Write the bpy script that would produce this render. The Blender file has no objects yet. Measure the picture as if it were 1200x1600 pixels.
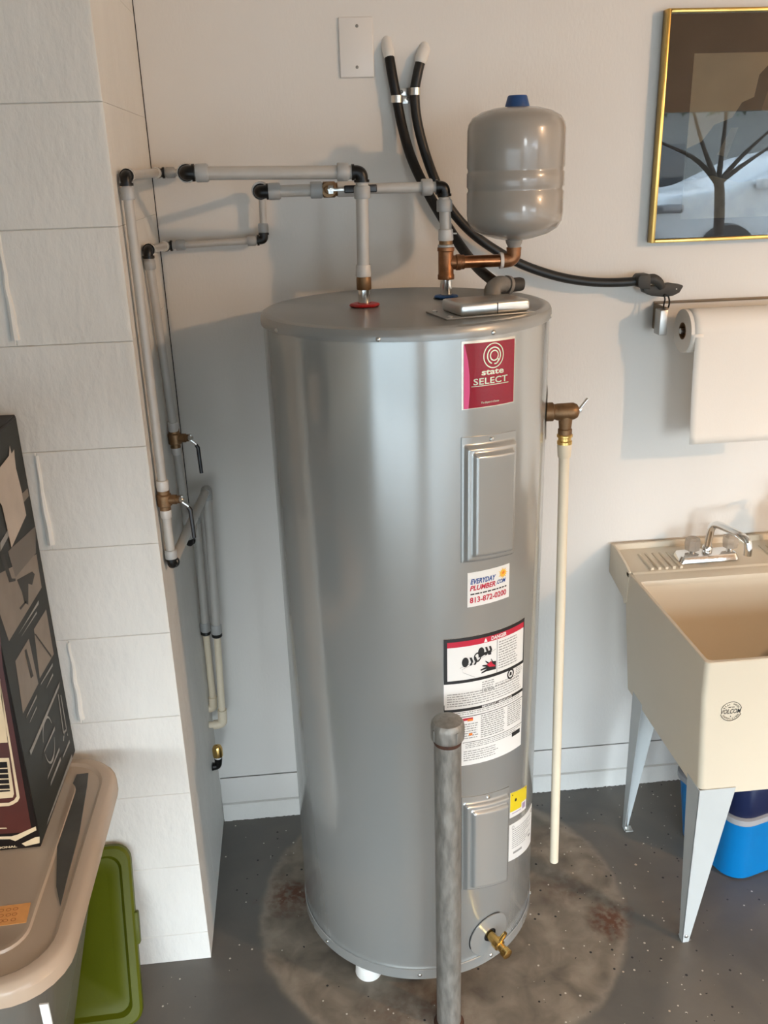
import bpy, bmesh, math, random
from mathutils import Vector, Matrix
random.seed(7)
S = bpy.context.scene
COL = S.collection
R = math.radians

# ------------------------------------------------------------------ camera
CAM = Vector((0.0, -2.2346, 1.7929))
CR = Vector((0.9943156, -0.1024647, -0.0289392))
CU = Vector((0.0632871, 0.3501959, 0.934536))
CF = Vector((0.0856225, 0.9310552, -0.35469))
FPX = 1417.54
cd = bpy.data.cameras.new('camera')
cam = bpy.data.objects.new('camera', cd)
COL.objects.link(cam)
cd.sensor_fit = 'VERTICAL'
cd.sensor_height = 24.0
cd.sensor_width = 18.0
cd.lens = FPX / 1600.0 * 24.0
cd.clip_start = 0.05
m = Matrix((CR, CU, -CF)).transposed().to_4x4()
m.translation = CAM
cam.matrix_world = m
S.camera = cam

# ------------------------------------------------------------------ world, lamps, exposure
w = bpy.data.worlds.new('overcast_sky')
S.world = w
w.use_nodes = True
nt = w.node_tree
bg = nt.nodes['Background']
tc = nt.nodes.new('ShaderNodeTexCoord')
sx = nt.nodes.new('ShaderNodeSeparateXYZ')
rp = nt.nodes.new('ShaderNodeValToRGB')
rp.color_ramp.elements[0].position = 0.0
rp.color_ramp.elements[0].color = (0.90, 0.97, 1.0, 1)
rp.color_ramp.elements[1].position = 0.6
rp.color_ramp.elements[1].color = (0.62, 0.82, 1.0, 1)
nt.links.new(tc.outputs['Generated'], sx.inputs[0])
nt.links.new(sx.outputs['Z'], rp.inputs[0])
nt.links.new(rp.outputs[0], bg.inputs[0])
SKY = 22.5
bg.inputs[1].default_value = SKY


def lamp(name, kind, loc, power, color, size=0.05, rot=(0, 0, 0), sizey=None):
    ld = bpy.data.lights.new(name, kind)
    ld.energy = power
    ld.color = color
    if kind == 'AREA':
        ld.size = size
        if sizey:
            ld.shape = 'RECTANGLE'
            ld.size_y = sizey
    else:
        ld.shadow_soft_size = size
    o = bpy.data.objects.new(name, ld)
    o.location = loc
    o.rotation_euler = rot
    COL.objects.link(o)
    return o


LAMP = lamp('ceiling_bulb', 'POINT', (3.25, -2.85, 2.6), 188.0, (1.0, 0.63, 0.36), 0.045)
DX0, DX1, DZ, DY = 0.85, 4.1, 2.12, -5.0         # the open garage door
EX0, EX1, EZ = -2.90, 0.28, 1.26                 # unseen second one, added half open to let daylight in low
po = lamp('door_portal', 'AREA', ((DX0 + DX1) / 2, DY - 0.16, DZ / 2), 1.0, (1, 1, 1), DX1 - DX0, (R(90), 0, 0), DZ)
po.data.cycles.is_portal = True
po = lamp('door_portal', 'AREA', ((EX0 + EX1) / 2, DY - 0.16, EZ / 2), 1.0, (1, 1, 1), EX1 - EX0, (R(90), 0, 0), EZ)
po.data.cycles.is_portal = True

S.view_settings.view_transform = 'Standard'
S.view_settings.look = 'None'
S.view_settings.gamma = 1.0
S.view_settings.use_curve_mapping = False
S.view_settings.exposure = 0.0
S.cycles.use_denoising = True
S.cycles.max_bounces = 10
S.cycles.diffuse_bounces = 5
S.cycles.glossy_bounces = 4
S.cycles.transparent_max_bounces = 12
S.cycles.sample_clamp_indirect = 6.0
S.cycles.caustics_reflective = False
S.cycles.caustics_refractive = False


# ------------------------------------------------------------------ helpers
def ray(px, py):
    return CF + CR * ((px - 600) / FPX) - CU * ((py - 800) / FPX)


def at(px, py, axis, val):
    """point of the plane axis = val that the photograph shows at px, py"""
    d = ray(px, py)
    return CAM + d * ((val - CAM[axis]) / d[axis])


HX, HY, HR = 0.2268, -0.3804, 0.2885


def mat(name, col, rough=0.5, metal=0.0, var=0.06, scale=6.0, bump=0.0, bscale=80.0, spec=0.5, coat=0.0,
        coatr=0.1, stretch=(1, 1, 1), rvar=0.0, bdist=0.002, trans=0.0, detail=4.0):
    ma = bpy.data.materials.new(name)
    ma.use_nodes = True
    t = ma.node_tree
    b = t.nodes['Principled BSDF']
    b.inputs['Roughness'].default_value = rough
    b.inputs['Metallic'].default_value = metal
    b.inputs['Specular IOR Level'].default_value = spec
    b.inputs['Coat Weight'].default_value = coat
    b.inputs['Coat Roughness'].default_value = coatr
    b.inputs['Transmission Weight'].default_value = trans
    tcn = t.nodes.new('ShaderNodeTexCoord')
    mp = t.nodes.new('ShaderNodeMapping')
    mp.inputs['Scale'].default_value = stretch
    t.links.new(tcn.outputs['Object'], mp.inputs[0])
    n = t.nodes.new('ShaderNodeTexNoise')
    n.inputs['Scale'].default_value = scale
    n.inputs['Detail'].default_value = detail
    t.links.new(mp.outputs[0], n.inputs['Vector'])
    r = t.nodes.new('ShaderNodeValToRGB')
    c0 = [max(0, c * (1 - var)) for c in col] + [1]
    c1 = [min(1, c * (1 + var)) for c in col] + [1]
    r.color_ramp.elements[0].position = 0.3
    r.color_ramp.elements[1].position = 0.7
    r.color_ramp.elements[0].color = c0
    r.color_ramp.elements[1].color = c1
    t.links.new(n.outputs['Fac'], r.inputs[0])
    t.links.new(r.outputs[0], b.inputs['Base Color'])
    if rvar:
        mr = t.nodes.new('ShaderNodeMapRange')
        mr.inputs['To Min'].default_value = max(0, rough - rvar)
        mr.inputs['To Max'].default_value = rough + rvar
        t.links.new(n.outputs['Fac'], mr.inputs[0])
        t.links.new(mr.outputs[0], b.inputs['Roughness'])
    if bump:
        n2 = t.nodes.new('ShaderNodeTexNoise')
        n2.inputs['Scale'].default_value = bscale
        n2.inputs['Detail'].default_value = 5
        t.links.new(mp.outputs[0], n2.inputs['Vector'])
        bp = t.nodes.new('ShaderNodeBump')
        bp.inputs['Strength'].default_value = bump
        bp.inputs['Distance'].default_value = bdist
        t.links.new(n2.outputs['Fac'], bp.inputs['Height'])
        t.links.new(bp.outputs[0], b.inputs['Normal'])
    ma['bsdf'] = b.name
    return ma


class MB:
    """collects shapes; build() links them as one mesh object"""

    def __init__(s):
        s.v, s.f = [], []

    def add(s, vs, fs):
        o = len(s.v)
        s.v += [tuple(p) for p in vs]
        s.f += [tuple(i + o for i in q) for q in fs]
        return s

    def bm(s, b):
        b.verts.index_update()
        s.add([v.co[:] for v in b.verts], [[v.index for v in f.verts] for f in b.faces])
        b.free()
        return s

    def box(s, x0, y0, z0, x1, y1, z1, bev=0.0, seg=2, M=None):
        b = bmesh.new()
        bmesh.ops.create_cube(b, size=1)
        for v in b.verts:
            v.co = Vector(((x0 + x1) / 2 + v.co.x * (x1 - x0), (y0 + y1) / 2 + v.co.y * (y1 - y0), (z0 + z1) / 2 + v.co.z * (z1 - z0)))
        if bev:
            bmesh.ops.bevel(b, geom=list(b.edges), offset=bev, segments=seg, affect='EDGES', profile=0.5)
        if M:
            bmesh.ops.transform(b, matrix=M, verts=b.verts)
        return s.bm(b)

    def tube(s, pts, r, n=14, smooth=0, caps=True):
        pts = [Vector(p) for p in pts]
        rs = list(r) if isinstance(r, (list, tuple)) else [r] * len(pts)
        if smooth:
            P, Q = [], []
            for i in range(len(pts) - 1):
                a, b_, c, d = pts[max(i - 1, 0)], pts[i], pts[i + 1], pts[min(i + 2, len(pts) - 1)]
                for k in range(smooth):
                    t = k / smooth
                    P.append(0.5 * (2 * b_ + (c - a) * t + (2 * a - 5 * b_ + 4 * c - d) * t * t + (3 * b_ - a - 3 * c + d) * t ** 3))
                    Q.append(rs[i] * (1 - t) + rs[i + 1] * t)
            P.append(pts[-1]); Q.append(rs[-1])
            pts, rs = P, Q
        vs, fs = [], []
        d0 = (pts[1] - pts[0]).normalized()
        up = Vector((0, 0, 1)) if abs(d0.z) < 0.9 else Vector((1, 0, 0))
        nx = d0.cross(up).normalized()
        for i, p in enumerate(pts):
            if i == 0:
                d = d0
            elif i == len(pts) - 1:
                d = (pts[i] - pts[i - 1]).normalized()
            else:
                d = ((pts[i] - pts[i - 1]).normalized() + (pts[i + 1] - pts[i]).normalized()).normalized()
            nx = (nx - d * nx.dot(d)).normalized()
            ny = d.cross(nx)
            for k in range(n):
                a = 2 * math.pi * k / n
                vs.append(p + (nx * math.cos(a) + ny * math.sin(a)) * rs[i])
        for i in range(len(pts) - 1):
            for k in range(n):
                fs.append((i * n + k, i * n + (k + 1) % n, (i + 1) * n + (k + 1) % n, (i + 1) * n + k))
        if caps:
            fs.append(tuple(range(n - 1, -1, -1)))
            fs.append(tuple((len(pts) - 1) * n + k for k in range(n)))
        return s.add(vs, fs)

    def lathe(s, prof, o=(0, 0, 0), ax=(0, 0, 1), n=32, caps=True):
        """prof: (radius, height) pairs from bottom to top"""
        o = Vector(o); ax = Vector(ax).normalized()
        up = Vector((0, 0, 1)) if abs(ax.z) < 0.9 else Vector((1, 0, 0))
        nx = up.cross(ax).normalized(); ny = ax.cross(nx)
        vs, fs = [], []
        for (r, h) in prof:
            for k in range(n):
                a = 2 * math.pi * k / n
                vs.append(o + ax * h + (nx * math.cos(a) + ny * math.sin(a)) * max(r, 1e-5))
        for i in range(len(prof) - 1):
            for k in range(n):
                fs.append((i * n + k, i * n + (k + 1) % n, (i + 1) * n + (k + 1) % n, (i + 1) * n + k))
        if caps:
            fs.append(tuple(range(n - 1, -1, -1)))
            fs.append(tuple((len(prof) - 1) * n + k for k in range(n)))
        return s.add(vs, fs)

    def prism(s, poly, fn, h0, h1, bev=0.0, seg=2):
        """poly in 2D, fn(u, v, h) -> point"""
        n = len(poly)
        b = bmesh.new()
        A = [b.verts.new(fn(u, v, h0)) for u, v in poly]
        B = [b.verts.new(fn(u, v, h1)) for u, v in poly]
        b.faces.new(A[::-1]); b.faces.new(B)
        for i in range(n):
            b.faces.new((A[i], A[(i + 1) % n], B[(i + 1) % n], B[i]))
        bmesh.ops.recalc_face_normals(b, faces=b.faces)
        if bev:
            bmesh.ops.bevel(b, geom=list(b.edges), offset=bev, segments=seg, affect='EDGES', profile=0.5)
        return s.bm(b)

    def grid(s, fn, nu, nv, loop=False):
        vs = [fn(i / nu, j / nv) for j in range(nv + 1) for i in range(nu + 1)]
        fs = [(j * (nu + 1) + i, j * (nu + 1) + i + 1, (j + 1) * (nu + 1) + i + 1, (j + 1) * (nu + 1) + i) for j in range(nv) for i in range(nu)]
        return s.add(vs, fs)

    def ball(s, c, r, n=16, m_=10, sc=(1, 1, 1)):
        b = bmesh.new()
        bmesh.ops.create_uvsphere(b, u_segments=n, v_segments=m_, radius=r)
        for v in b.verts:
            v.co = Vector((v.co.x * sc[0] + c[0], v.co.y * sc[1] + c[1], v.co.z * sc[2] + c[2]))
        return s.bm(b)

    def build(s, name, ma, parent=None, label=None, sharp=38, origin=None):
        me = bpy.data.meshes.new(name)
        o = bpy.data.objects.new(name, me)
        if parent is not None:
            org = Vector(parent['org'])
        elif origin is not None:
            org = Vector(origin)
        else:
            xs = list(zip(*s.v))
            org = Vector(((min(xs[0]) + max(xs[0])) / 2, (min(xs[1]) + max(xs[1])) / 2, min(xs[2])))
        me.from_pydata([(p[0] - org.x, p[1] - org.y, p[2] - org.z) for p in s.v], [], s.f)
        me.validate()
        me.update()
        b = bmesh.new(); b.from_mesh(me)
        bmesh.ops.recalc_face_normals(b, faces=b.faces)
        b.to_mesh(me); b.free()
        me.materials.append(ma)
        me.polygons.foreach_set('use_smooth', [True] * len(me.polygons))
        me.set_sharp_from_angle(angle=R(sharp))
        COL.objects.link(o)
        o['org'] = tuple(org)
        if parent is not None:
            o.parent = parent
        else:
            o.location = org
        if label:
            o['label'] = label
        return o


def tag(o, label, cat, group=None):
    o['label'] = label
    o['category'] = cat
    if group:
        o['group'] = group
    return o


def thing(name, label, cat, loc, group=None):
    o = bpy.data.objects.new(name, None)
    o.empty_display_size = 0.05
    COL.objects.link(o)
    o.location = loc
    o['org'] = tuple(loc)
    return tag(o, label, cat, group)


def struct(o):
    o['kind'] = 'structure'
    return o


# text outlines, laid on any surface patch
_tc = {}


def text2d(body, bold=0.0, shear=0.0, space=1.0):
    k = (body, bold, shear, space)
    if k in _tc:
        return _tc[k]
    cu = bpy.data.curves.new('lettering', 'FONT')
    cu.body = body
    cu.size = 1.0
    cu.offset = bold
    cu.shear = shear
    cu.space_character = space
    cu.resolution_u = 3
    o = bpy.data.objects.new('lettering', cu)
    COL.objects.link(o)
    dg = bpy.context.evaluated_depsgraph_get()
    dg.update()
    me = bpy.data.meshes.new_from_object(o.evaluated_get(dg))
    vs = [(v.co.x, v.co.y) for v in me.vertices]
    fs = [tuple(p.vertices) for p in me.polygons]
    bpy.data.objects.remove(o)
    bpy.data.meshes.remove(me)
    bpy.data.curves.remove(cu)
    xs = [a for a, _ in vs]; ys = [b for _, b in vs]
    x0, x1, y0, y1 = min(xs), max(xs), min(ys), max(ys)
    vs = [((a - (x0 + x1) / 2), (b - (y0 + y1) / 2)) for a, b in vs]
    _tc[k] = (vs, fs, x1 - x0, y1 - y0)
    return _tc[k]


class Patch:
    """a printed surface: fn(u, v, off) -> point, u and v run 0..1, w and h in metres"""

    def __init__(s, fn, w, h):
        s.fn, s.w, s.h = fn, w, h

    def sheet(s, mb, t=0.0006, nu=12, nv=1, u0=0, v0=0, u1=1, v1=1, base=0.0):
        F = lambda i, j, o: s.fn(u0 + (u1 - u0) * i, v0 + (v1 - v0) * j, o)
        mb.grid(lambda i, j: F(i, j, base + t), nu, nv)
        for a in (0, 1):
            mb.grid(lambda i, j, a=a: F(i, a, base + t * j), nu, 1)
            mb.grid(lambda i, j, a=a: F(a, i, base + t * j), nv, 1)
        return mb

    def rect(s, mb, u0, v0, u1, v1, off=0.0009, nu=None):
        nu = nu or max(1, int(abs(u1 - u0) * s.w / 0.012))
        return mb.grid(lambda i, j: s.fn(u0 + (u1 - u0) * i, v0 + (v1 - v0) * j, off), nu, 1)

    def text(s, mb, body, u, v, h, off=0.0012, width=None, bold=0.0, shear=0.0, space=1.0, tilt=0.0):
        """centred at u, v; letter height h in metres; width in metres stretches it"""
        vs, fs, tw, th = text2d(body, bold, shear, space)
        ky = h / th
        kx = width / tw if width else ky
        mb.add([s.fn(u + a * kx / s.w, v + (b * ky + a * kx * tilt) / s.h, off) for a, b in vs], fs)
        return mb

    def words(s, mb, u0, v0, u1, v1, rows, fill=0.55, off=0.0009, rnd=random, short=0.15):
        for k in range(rows):
            va = v1 - (v1 - v0) * (k + 0.2) / rows
            vb = va - (v1 - v0) * fill / rows
            u = u0
            end = u1 - (u1 - u0) * rnd.random() * short
            while u < end:
                wd = min(end - u, rnd.uniform(0.003, 0.011) / s.w)
                s.rect(mb, u, vb, u + wd, va, off, nu=1)
                u += wd + 0.0016 / s.w
        return mb

    def poly(s, mb, pts, off=0.0009):
        return mb.add([s.fn(u, v, off) for u, v in pts], [tuple(range(len(pts)))])

    def line(s, mb, a, b_, t, off=0.0011, n=12):
        return mb.grid(lambda i, j: s.fn(a[0] + (b_[0] - a[0]) * i, a[1] + (b_[1] - a[1]) * i + (j - 0.5) * t / s.h, off), n, 1)

    def disc(s, mb, u, v, r, off=0.0009, r0=0.0, n=28, sy=1.0, a0=0, a1=360):
        vs, fs = [], []
        N = n if a1 - a0 >= 360 else n + 1
        for k in range(N):
            a = R(a0 + (a1 - a0) * k / n)
            for q in (r0, r):
                vs.append(s.fn(u + q * math.cos(a) / s.w, v + sy * q * math.sin(a) / s.h, off))
        for k in range(n):
            j = (k + 1) % N
            fs.append((2 * k, 2 * k + 1, 2 * j + 1, 2 * j))
        return mb.add(vs, fs)


def cyl_patch(t0, t1, ztl, ztr, zbl, zbr, rad=HR):
    def fn(u, v, off):
        t = R(t0 + (t1 - t0) * u)
        zt = ztl + (ztr - ztl) * u
        zb = zbl + (zbr - zbl) * u
        q = rad + off
        return (HX + q * math.cos(t), HY + q * math.sin(t), zb + (zt - zb) * v)
    return Patch(fn, R(t1 - t0) * rad, (ztl + ztr - zbl - zbr) / 2)


def flat_patch(o, uvec, vvec):
    """o = bottom-left corner"""
    o, uv, vv = Vector(o), Vector(uvec), Vector(vvec)
    n = uv.cross(vv).normalized()
    return Patch(lambda u, v, off: o + uv * u + vv * v + n * off, uv.length, vv.length)


def rrect(x0, y0, x1, y1, r, n=5):
    P = []
    for cx, cy, a in ((x1 - r, y1 - r, 0), (x0 + r, y1 - r, 90), (x0 + r, y0 + r, 180), (x1 - r, y0 + r, 270)):
        for k in range(n + 1):
            t = R(a + 90 * k / n)
            P.append((cx + r * math.cos(t), cy + r * math.sin(t)))
    return P


def loft(mb, loops, cap0=True, cap1=True):
    n = len(loops[0])
    vs = [p for L in loops for p in L]
    fs = []
    for i in range(len(loops) - 1):
        for k in range(n):
            fs.append((i * n + k, i * n + (k + 1) % n, (i + 1) * n + (k + 1) % n, (i + 1) * n + k))
    if cap0:
        fs.append(tuple(range(n - 1, -1, -1)))
    if cap1:
        fs.append(tuple((len(loops) - 1) * n + k for k in range(n)))
    return mb.add(vs, fs)


# ------------------------------------------------------------------ materials
WALL = mat('painted_wall', (0.70, 0.685, 0.655), 0.62, var=0.03, scale=2.5, bump=0.35, bscale=160, stretch=(1, 1, 0.45), bdist=0.0012)
BLOCK = mat('painted_block', (0.69, 0.68, 0.645), 0.6, var=0.035, scale=9, bump=0.8, bscale=52, stretch=(1, 1, 0.5), bdist=0.0035)
BEAD = mat('painted_mortar', (0.71, 0.70, 0.665), 0.6, var=0.04, scale=9, bump=0.5, bscale=110)
CEIL = mat('ceiling_paint', (0.62, 0.60, 0.57), 0.8, bump=0.2)
DARKWALL = mat('far_wall_paint', (0.42, 0.37, 0.31), 0.8, bump=0.2)
HEAT = mat('grey_enamel', (0.40, 0.405, 0.39), 0.20, metal=0.45, var=0.015, scale=1.5, coat=0.3, coatr=0.1)
HEATL = mat('grey_enamel_lid', (0.29, 0.295, 0.285), 0.33, metal=0.25, var=0.02, scale=2, coat=0.3, coatr=0.15)
TANK = mat('warm_grey_enamel', (0.31, 0.285, 0.255), 0.26, var=0.02, scale=2, coat=0.5, coatr=0.06)
BLUECAP = mat('blue_plastic', (0.012, 0.06, 0.20), 0.45)
REDP = mat('red_plastic', (0.42, 0.01, 0.012), 0.45)
BLUEP = mat('bright_blue_plastic', (0.012, 0.10, 0.33), 0.45, bump=0.4, bscale=400)
CHROME = mat('chrome', (0.78, 0.78, 0.77), 0.10, metal=1.0, var=0.03)
STEEL = mat('zinc_plated_steel', (0.62, 0.61, 0.58), 0.28, metal=1.0, var=0.06, scale=30)
BRASS = mat('dull_brass', (0.20, 0.115, 0.055), 0.45, metal=0.7, var=0.22, scale=60, bump=0.2, bscale=300)
BBRASS = mat('bright_brass', (0.72, 0.47, 0.16), 0.22, metal=1.0, var=0.1, scale=40)
COPPER = mat('copper_pipe', (0.46, 0.19, 0.085), 0.30, metal=1.0, var=0.18, scale=50)
TEEBR = mat('bronze_tee', (0.25, 0.115, 0.052), 0.42, metal=0.75, var=0.2, scale=60, bump=0.2, bscale=260)
PB = mat('grey_plastic_tubing', (0.45, 0.435, 0.405), 0.30, var=0.05, scale=20)
NUT = mat('grey_fitting_nut', (0.36, 0.365, 0.36), 0.38, var=0.04, scale=30)
BLK = mat('black_fitting', (0.006, 0.0055, 0.005), 0.34, var=0.1, spec=0.3)
CLEARR = mat('pale_clear_ring', (0.56, 0.545, 0.52), 0.22, var=0.04)
TAPE = mat('white_sealing_tape', (0.70, 0.69, 0.67), 0.6)
CPVC = mat('cream_pipe', (0.74, 0.65, 0.50), 0.38, var=0.03, scale=12)
HOSE = mat('black_foam_hose', (0.010, 0.0095, 0.009), 0.45, spec=0.25, var=0.3, scale=70, bump=0.4, bscale=60)
CABLE = mat('charcoal_cable', (0.016, 0.0165, 0.016), 0.40, spec=0.35, var=0.15, scale=40)
PLUGM = mat('charcoal_plastic', (0.040, 0.038, 0.034), 0.55, spec=0.3, var=0.1, scale=40)
ELB = mat('grey_cast_conduit', (0.19, 0.175, 0.155), 0.45, metal=0.2, var=0.12, scale=50, bump=0.2, bscale=200)
PLATE = mat('ivory_cover_plate', (0.72, 0.70, 0.67), 0.32, var=0.01)
GALV = mat('galvanised_steel', (0.25, 0.235, 0.21), 0.50, metal=0.5, var=0.26, scale=90, bump=0.8, bscale=110, stretch=(1, 1, 0.3), bdist=0.002, rvar=0.12)
RUST = mat('rusty_thread', (0.06, 0.022, 0.010), 0.8, var=0.4, scale=60, bump=0.5, bscale=200)
SINKM = mat('cream_polypropylene', (0.62, 0.545, 0.425), 0.42, var=0.02, scale=4, bump=0.06, bscale=200)
LEGM = mat('pale_grey_painted_steel', (0.45, 0.475, 0.475), 0.42, var=0.03, scale=10)
TUBB = mat('sky_blue_plastic', (0.0, 0.155, 0.42), 0.28, var=0.05, scale=6)
TUBN = mat('navy_plastic', (0.004, 0.010, 0.045), 0.4)
TUBG = mat('grey_plastic_band', (0.30, 0.30, 0.31), 0.45)
PAPER = mat('white_paper', (0.79, 0.75, 0.69), 0.85, var=0.015, scale=5, bump=0.25, bscale=220, bdist=0.0008)
CARD = mat('brown_cardboard', (0.16, 0.085, 0.035), 0.9)
GOLD = mat('gold_frame', (0.62, 0.40, 0.12), 0.28, metal=1.0, var=0.12, scale=14)
MAT_ = mat('dark_brown_mat_board', (0.028, 0.016, 0.010), 0.85, var=0.1, scale=30)
SEPIA = mat('sepia_print_sky', (0.36, 0.255, 0.155), 0.8, var=0.10, scale=12)
SEPD = mat('sepia_print_dark', (0.030, 0.022, 0.015), 0.8, var=0.5, scale=14)
SEPM = mat('sepia_print_mid', (0.13, 0.095, 0.06), 0.8, var=0.4, scale=22)
WHITEL = mat('white_label_stock', (0.78, 0.78, 0.76), 0.40, var=0.01)
REDL = mat('red_label_foil', (0.27, 0.004, 0.020), 0.22, var=0.06, scale=5, coat=0.25, coatr=0.08, spec=0.35)
PINKREFL = mat('pink_reflection_tint', (0.72, 0.07, 0.25), 0.2, var=0.03)
SILV = mat('silver_print', (0.78, 0.72, 0.62), 0.22, metal=0.7, var=0.08, scale=90)
INK = mat('black_ink', (0.012, 0.012, 0.012), 0.5)
GREYINK = mat('fine_print_ink', (0.30, 0.30, 0.29), 0.6, var=0.3, scale=300)
REDI = mat('red_ink', (0.48, 0.018, 0.045), 0.4)
BLUEI = mat('blue_ink', (0.012, 0.06, 0.26), 0.4)
ORI = mat('orange_ink', (0.80, 0.22, 0.03), 0.5)
YELI = mat('yellow_ink', (0.76, 0.60, 0.02), 0.4)
SUNI = mat('sun_yellow_ink', (0.86, 0.50, 0.06), 0.4)
PURI = mat('mauve_ink', (0.38, 0.30, 0.42), 0.5)
BOXB = mat('slate_printed_card', (0.024, 0.0255, 0.023), 0.5, var=0.15, scale=9, spec=0.2)
BOXD = mat('black_printed_card', (0.010, 0.0065, 0.0055), 0.45, var=0.3, scale=9, spec=0.2)
BOXR = mat('maroon_print', (0.055, 0.008, 0.004), 0.42, var=0.2, scale=9)
BOXC = mat('cream_print', (0.60, 0.46, 0.29), 0.5, var=0.08, scale=20)
BOXP = mat('taupe_photo_print', (0.20, 0.16, 0.125), 0.5, var=0.12, scale=18)
BOXG = mat('pale_grey_print', (0.26, 0.25, 0.23), 0.5, var=0.1, scale=60)
NOTE = mat('orange_paper_note', (0.82, 0.38, 0.12), 0.85, var=0.05, scale=60)
NOTEI = mat('rust_pencil', (0.45, 0.13, 0.03), 0.9)
GREEN = mat('lime_green_plastic', (0.075, 0.085, 0.002), 0.45, var=0.06, scale=8, spec=0.22, bump=0.1, bscale=150)
GREENR = GREEN
PAD = mat('white_foot_plastic', (0.80, 0.78, 0.74), 0.5)
DARKBAG = mat('dark_grey_fabric', (0.05, 0.047, 0.042), 0.9, var=0.3, scale=12, bump=0.5, bscale=40)
DBRN = mat('brown_metal_and_shadow', (0.15, 0.105, 0.06), 0.5, var=0.1)
BLADE = mat('black_vinyl', (0.010, 0.010, 0.012), 0.35)
AMBER = mat('amber_soap', (0.50, 0.36, 0.20), 0.2)


def translucent(name, col, mixf, rough=0.35):
    """frosted plastic: diffuse + translucent, partly see-through"""
    ma = bpy.data.materials.new(name)
    ma.use_nodes = True
    t = ma.node_tree
    b = t.nodes['Principled BSDF']
    b.inputs['Base Color'].default_value = (*col, 1)
    b.inputs['Roughness'].default_value = rough
    tl = t.nodes.new('ShaderNodeBsdfTranslucent')
    tl.inputs[0].default_value = (*col, 1)
    tr = t.nodes.new('ShaderNodeBsdfTransparent')
    tr.inputs[0].default_value = (0.95, 0.94, 0.92, 1)
    m1 = t.nodes.new('ShaderNodeMixShader'); m1.inputs[0].default_value = 0.35
    m2 = t.nodes.new('ShaderNodeMixShader'); m2.inputs[0].default_value = mixf
    n = t.nodes.new('ShaderNodeTexNoise'); n.inputs['Scale'].default_value = 9
    bp = t.nodes.new('ShaderNodeBump'); bp.inputs['Strength'].default_value = 0.15; bp.inputs['Distance'].default_value = 0.003
    t.links.new(n.outputs['Fac'], bp.inputs['Height'])
    t.links.new(bp.outputs[0], b.inputs['Normal'])
    t.links.new(b.outputs[0], m1.inputs[1]); t.links.new(tl.outputs[0], m1.inputs[2])
    t.links.new(m1.outputs[0], m2.inputs[1]); t.links.new(tr.outputs[0], m2.inputs[2])
    t.links.new(m2.outputs[0], t.nodes['Material Output'].inputs[0])
    return ma


FROST = translucent('frosted_lid_plastic', (0.72, 0.56, 0.42), 0.10, 0.2)
CLEARB = translucent('clear_bin_plastic', (0.50, 0.46, 0.40), 0.42, 0.25)


def pane(name, tint=(1, 1, 1), ior=1.5, rough=0.0):
    """thin glass: clear straight through, mirror by Fresnel"""
    ma = bpy.data.materials.new(name)
    ma.use_nodes = True
    t = ma.node_tree
    t.nodes.remove(t.nodes['Principled BSDF'])
    tr = t.nodes.new('ShaderNodeBsdfTransparent'); tr.inputs[0].default_value = (*tint, 1)
    gl = t.nodes.new('ShaderNodeBsdfGlossy'); gl.inputs['Roughness'].default_value = rough
    fr = t.nodes.new('ShaderNodeFresnel'); fr.inputs[0].default_value = ior
    mx = t.nodes.new('ShaderNodeMixShader')
    t.links.new(fr.outputs[0], mx.inputs[0]); t.links.new(tr.outputs[0], mx.inputs[1]); t.links.new(gl.outputs[0], mx.inputs[2])
    t.links.new(mx.outputs[0], t.nodes['Material Output'].inputs[0])
    return ma


GLASS = pane('picture_glass', (0.96, 0.96, 0.95), 1.62)
ACRYL = translucent('clear_acrylic', (0.52, 0.46, 0.40), 0.45, 0.08)


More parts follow.
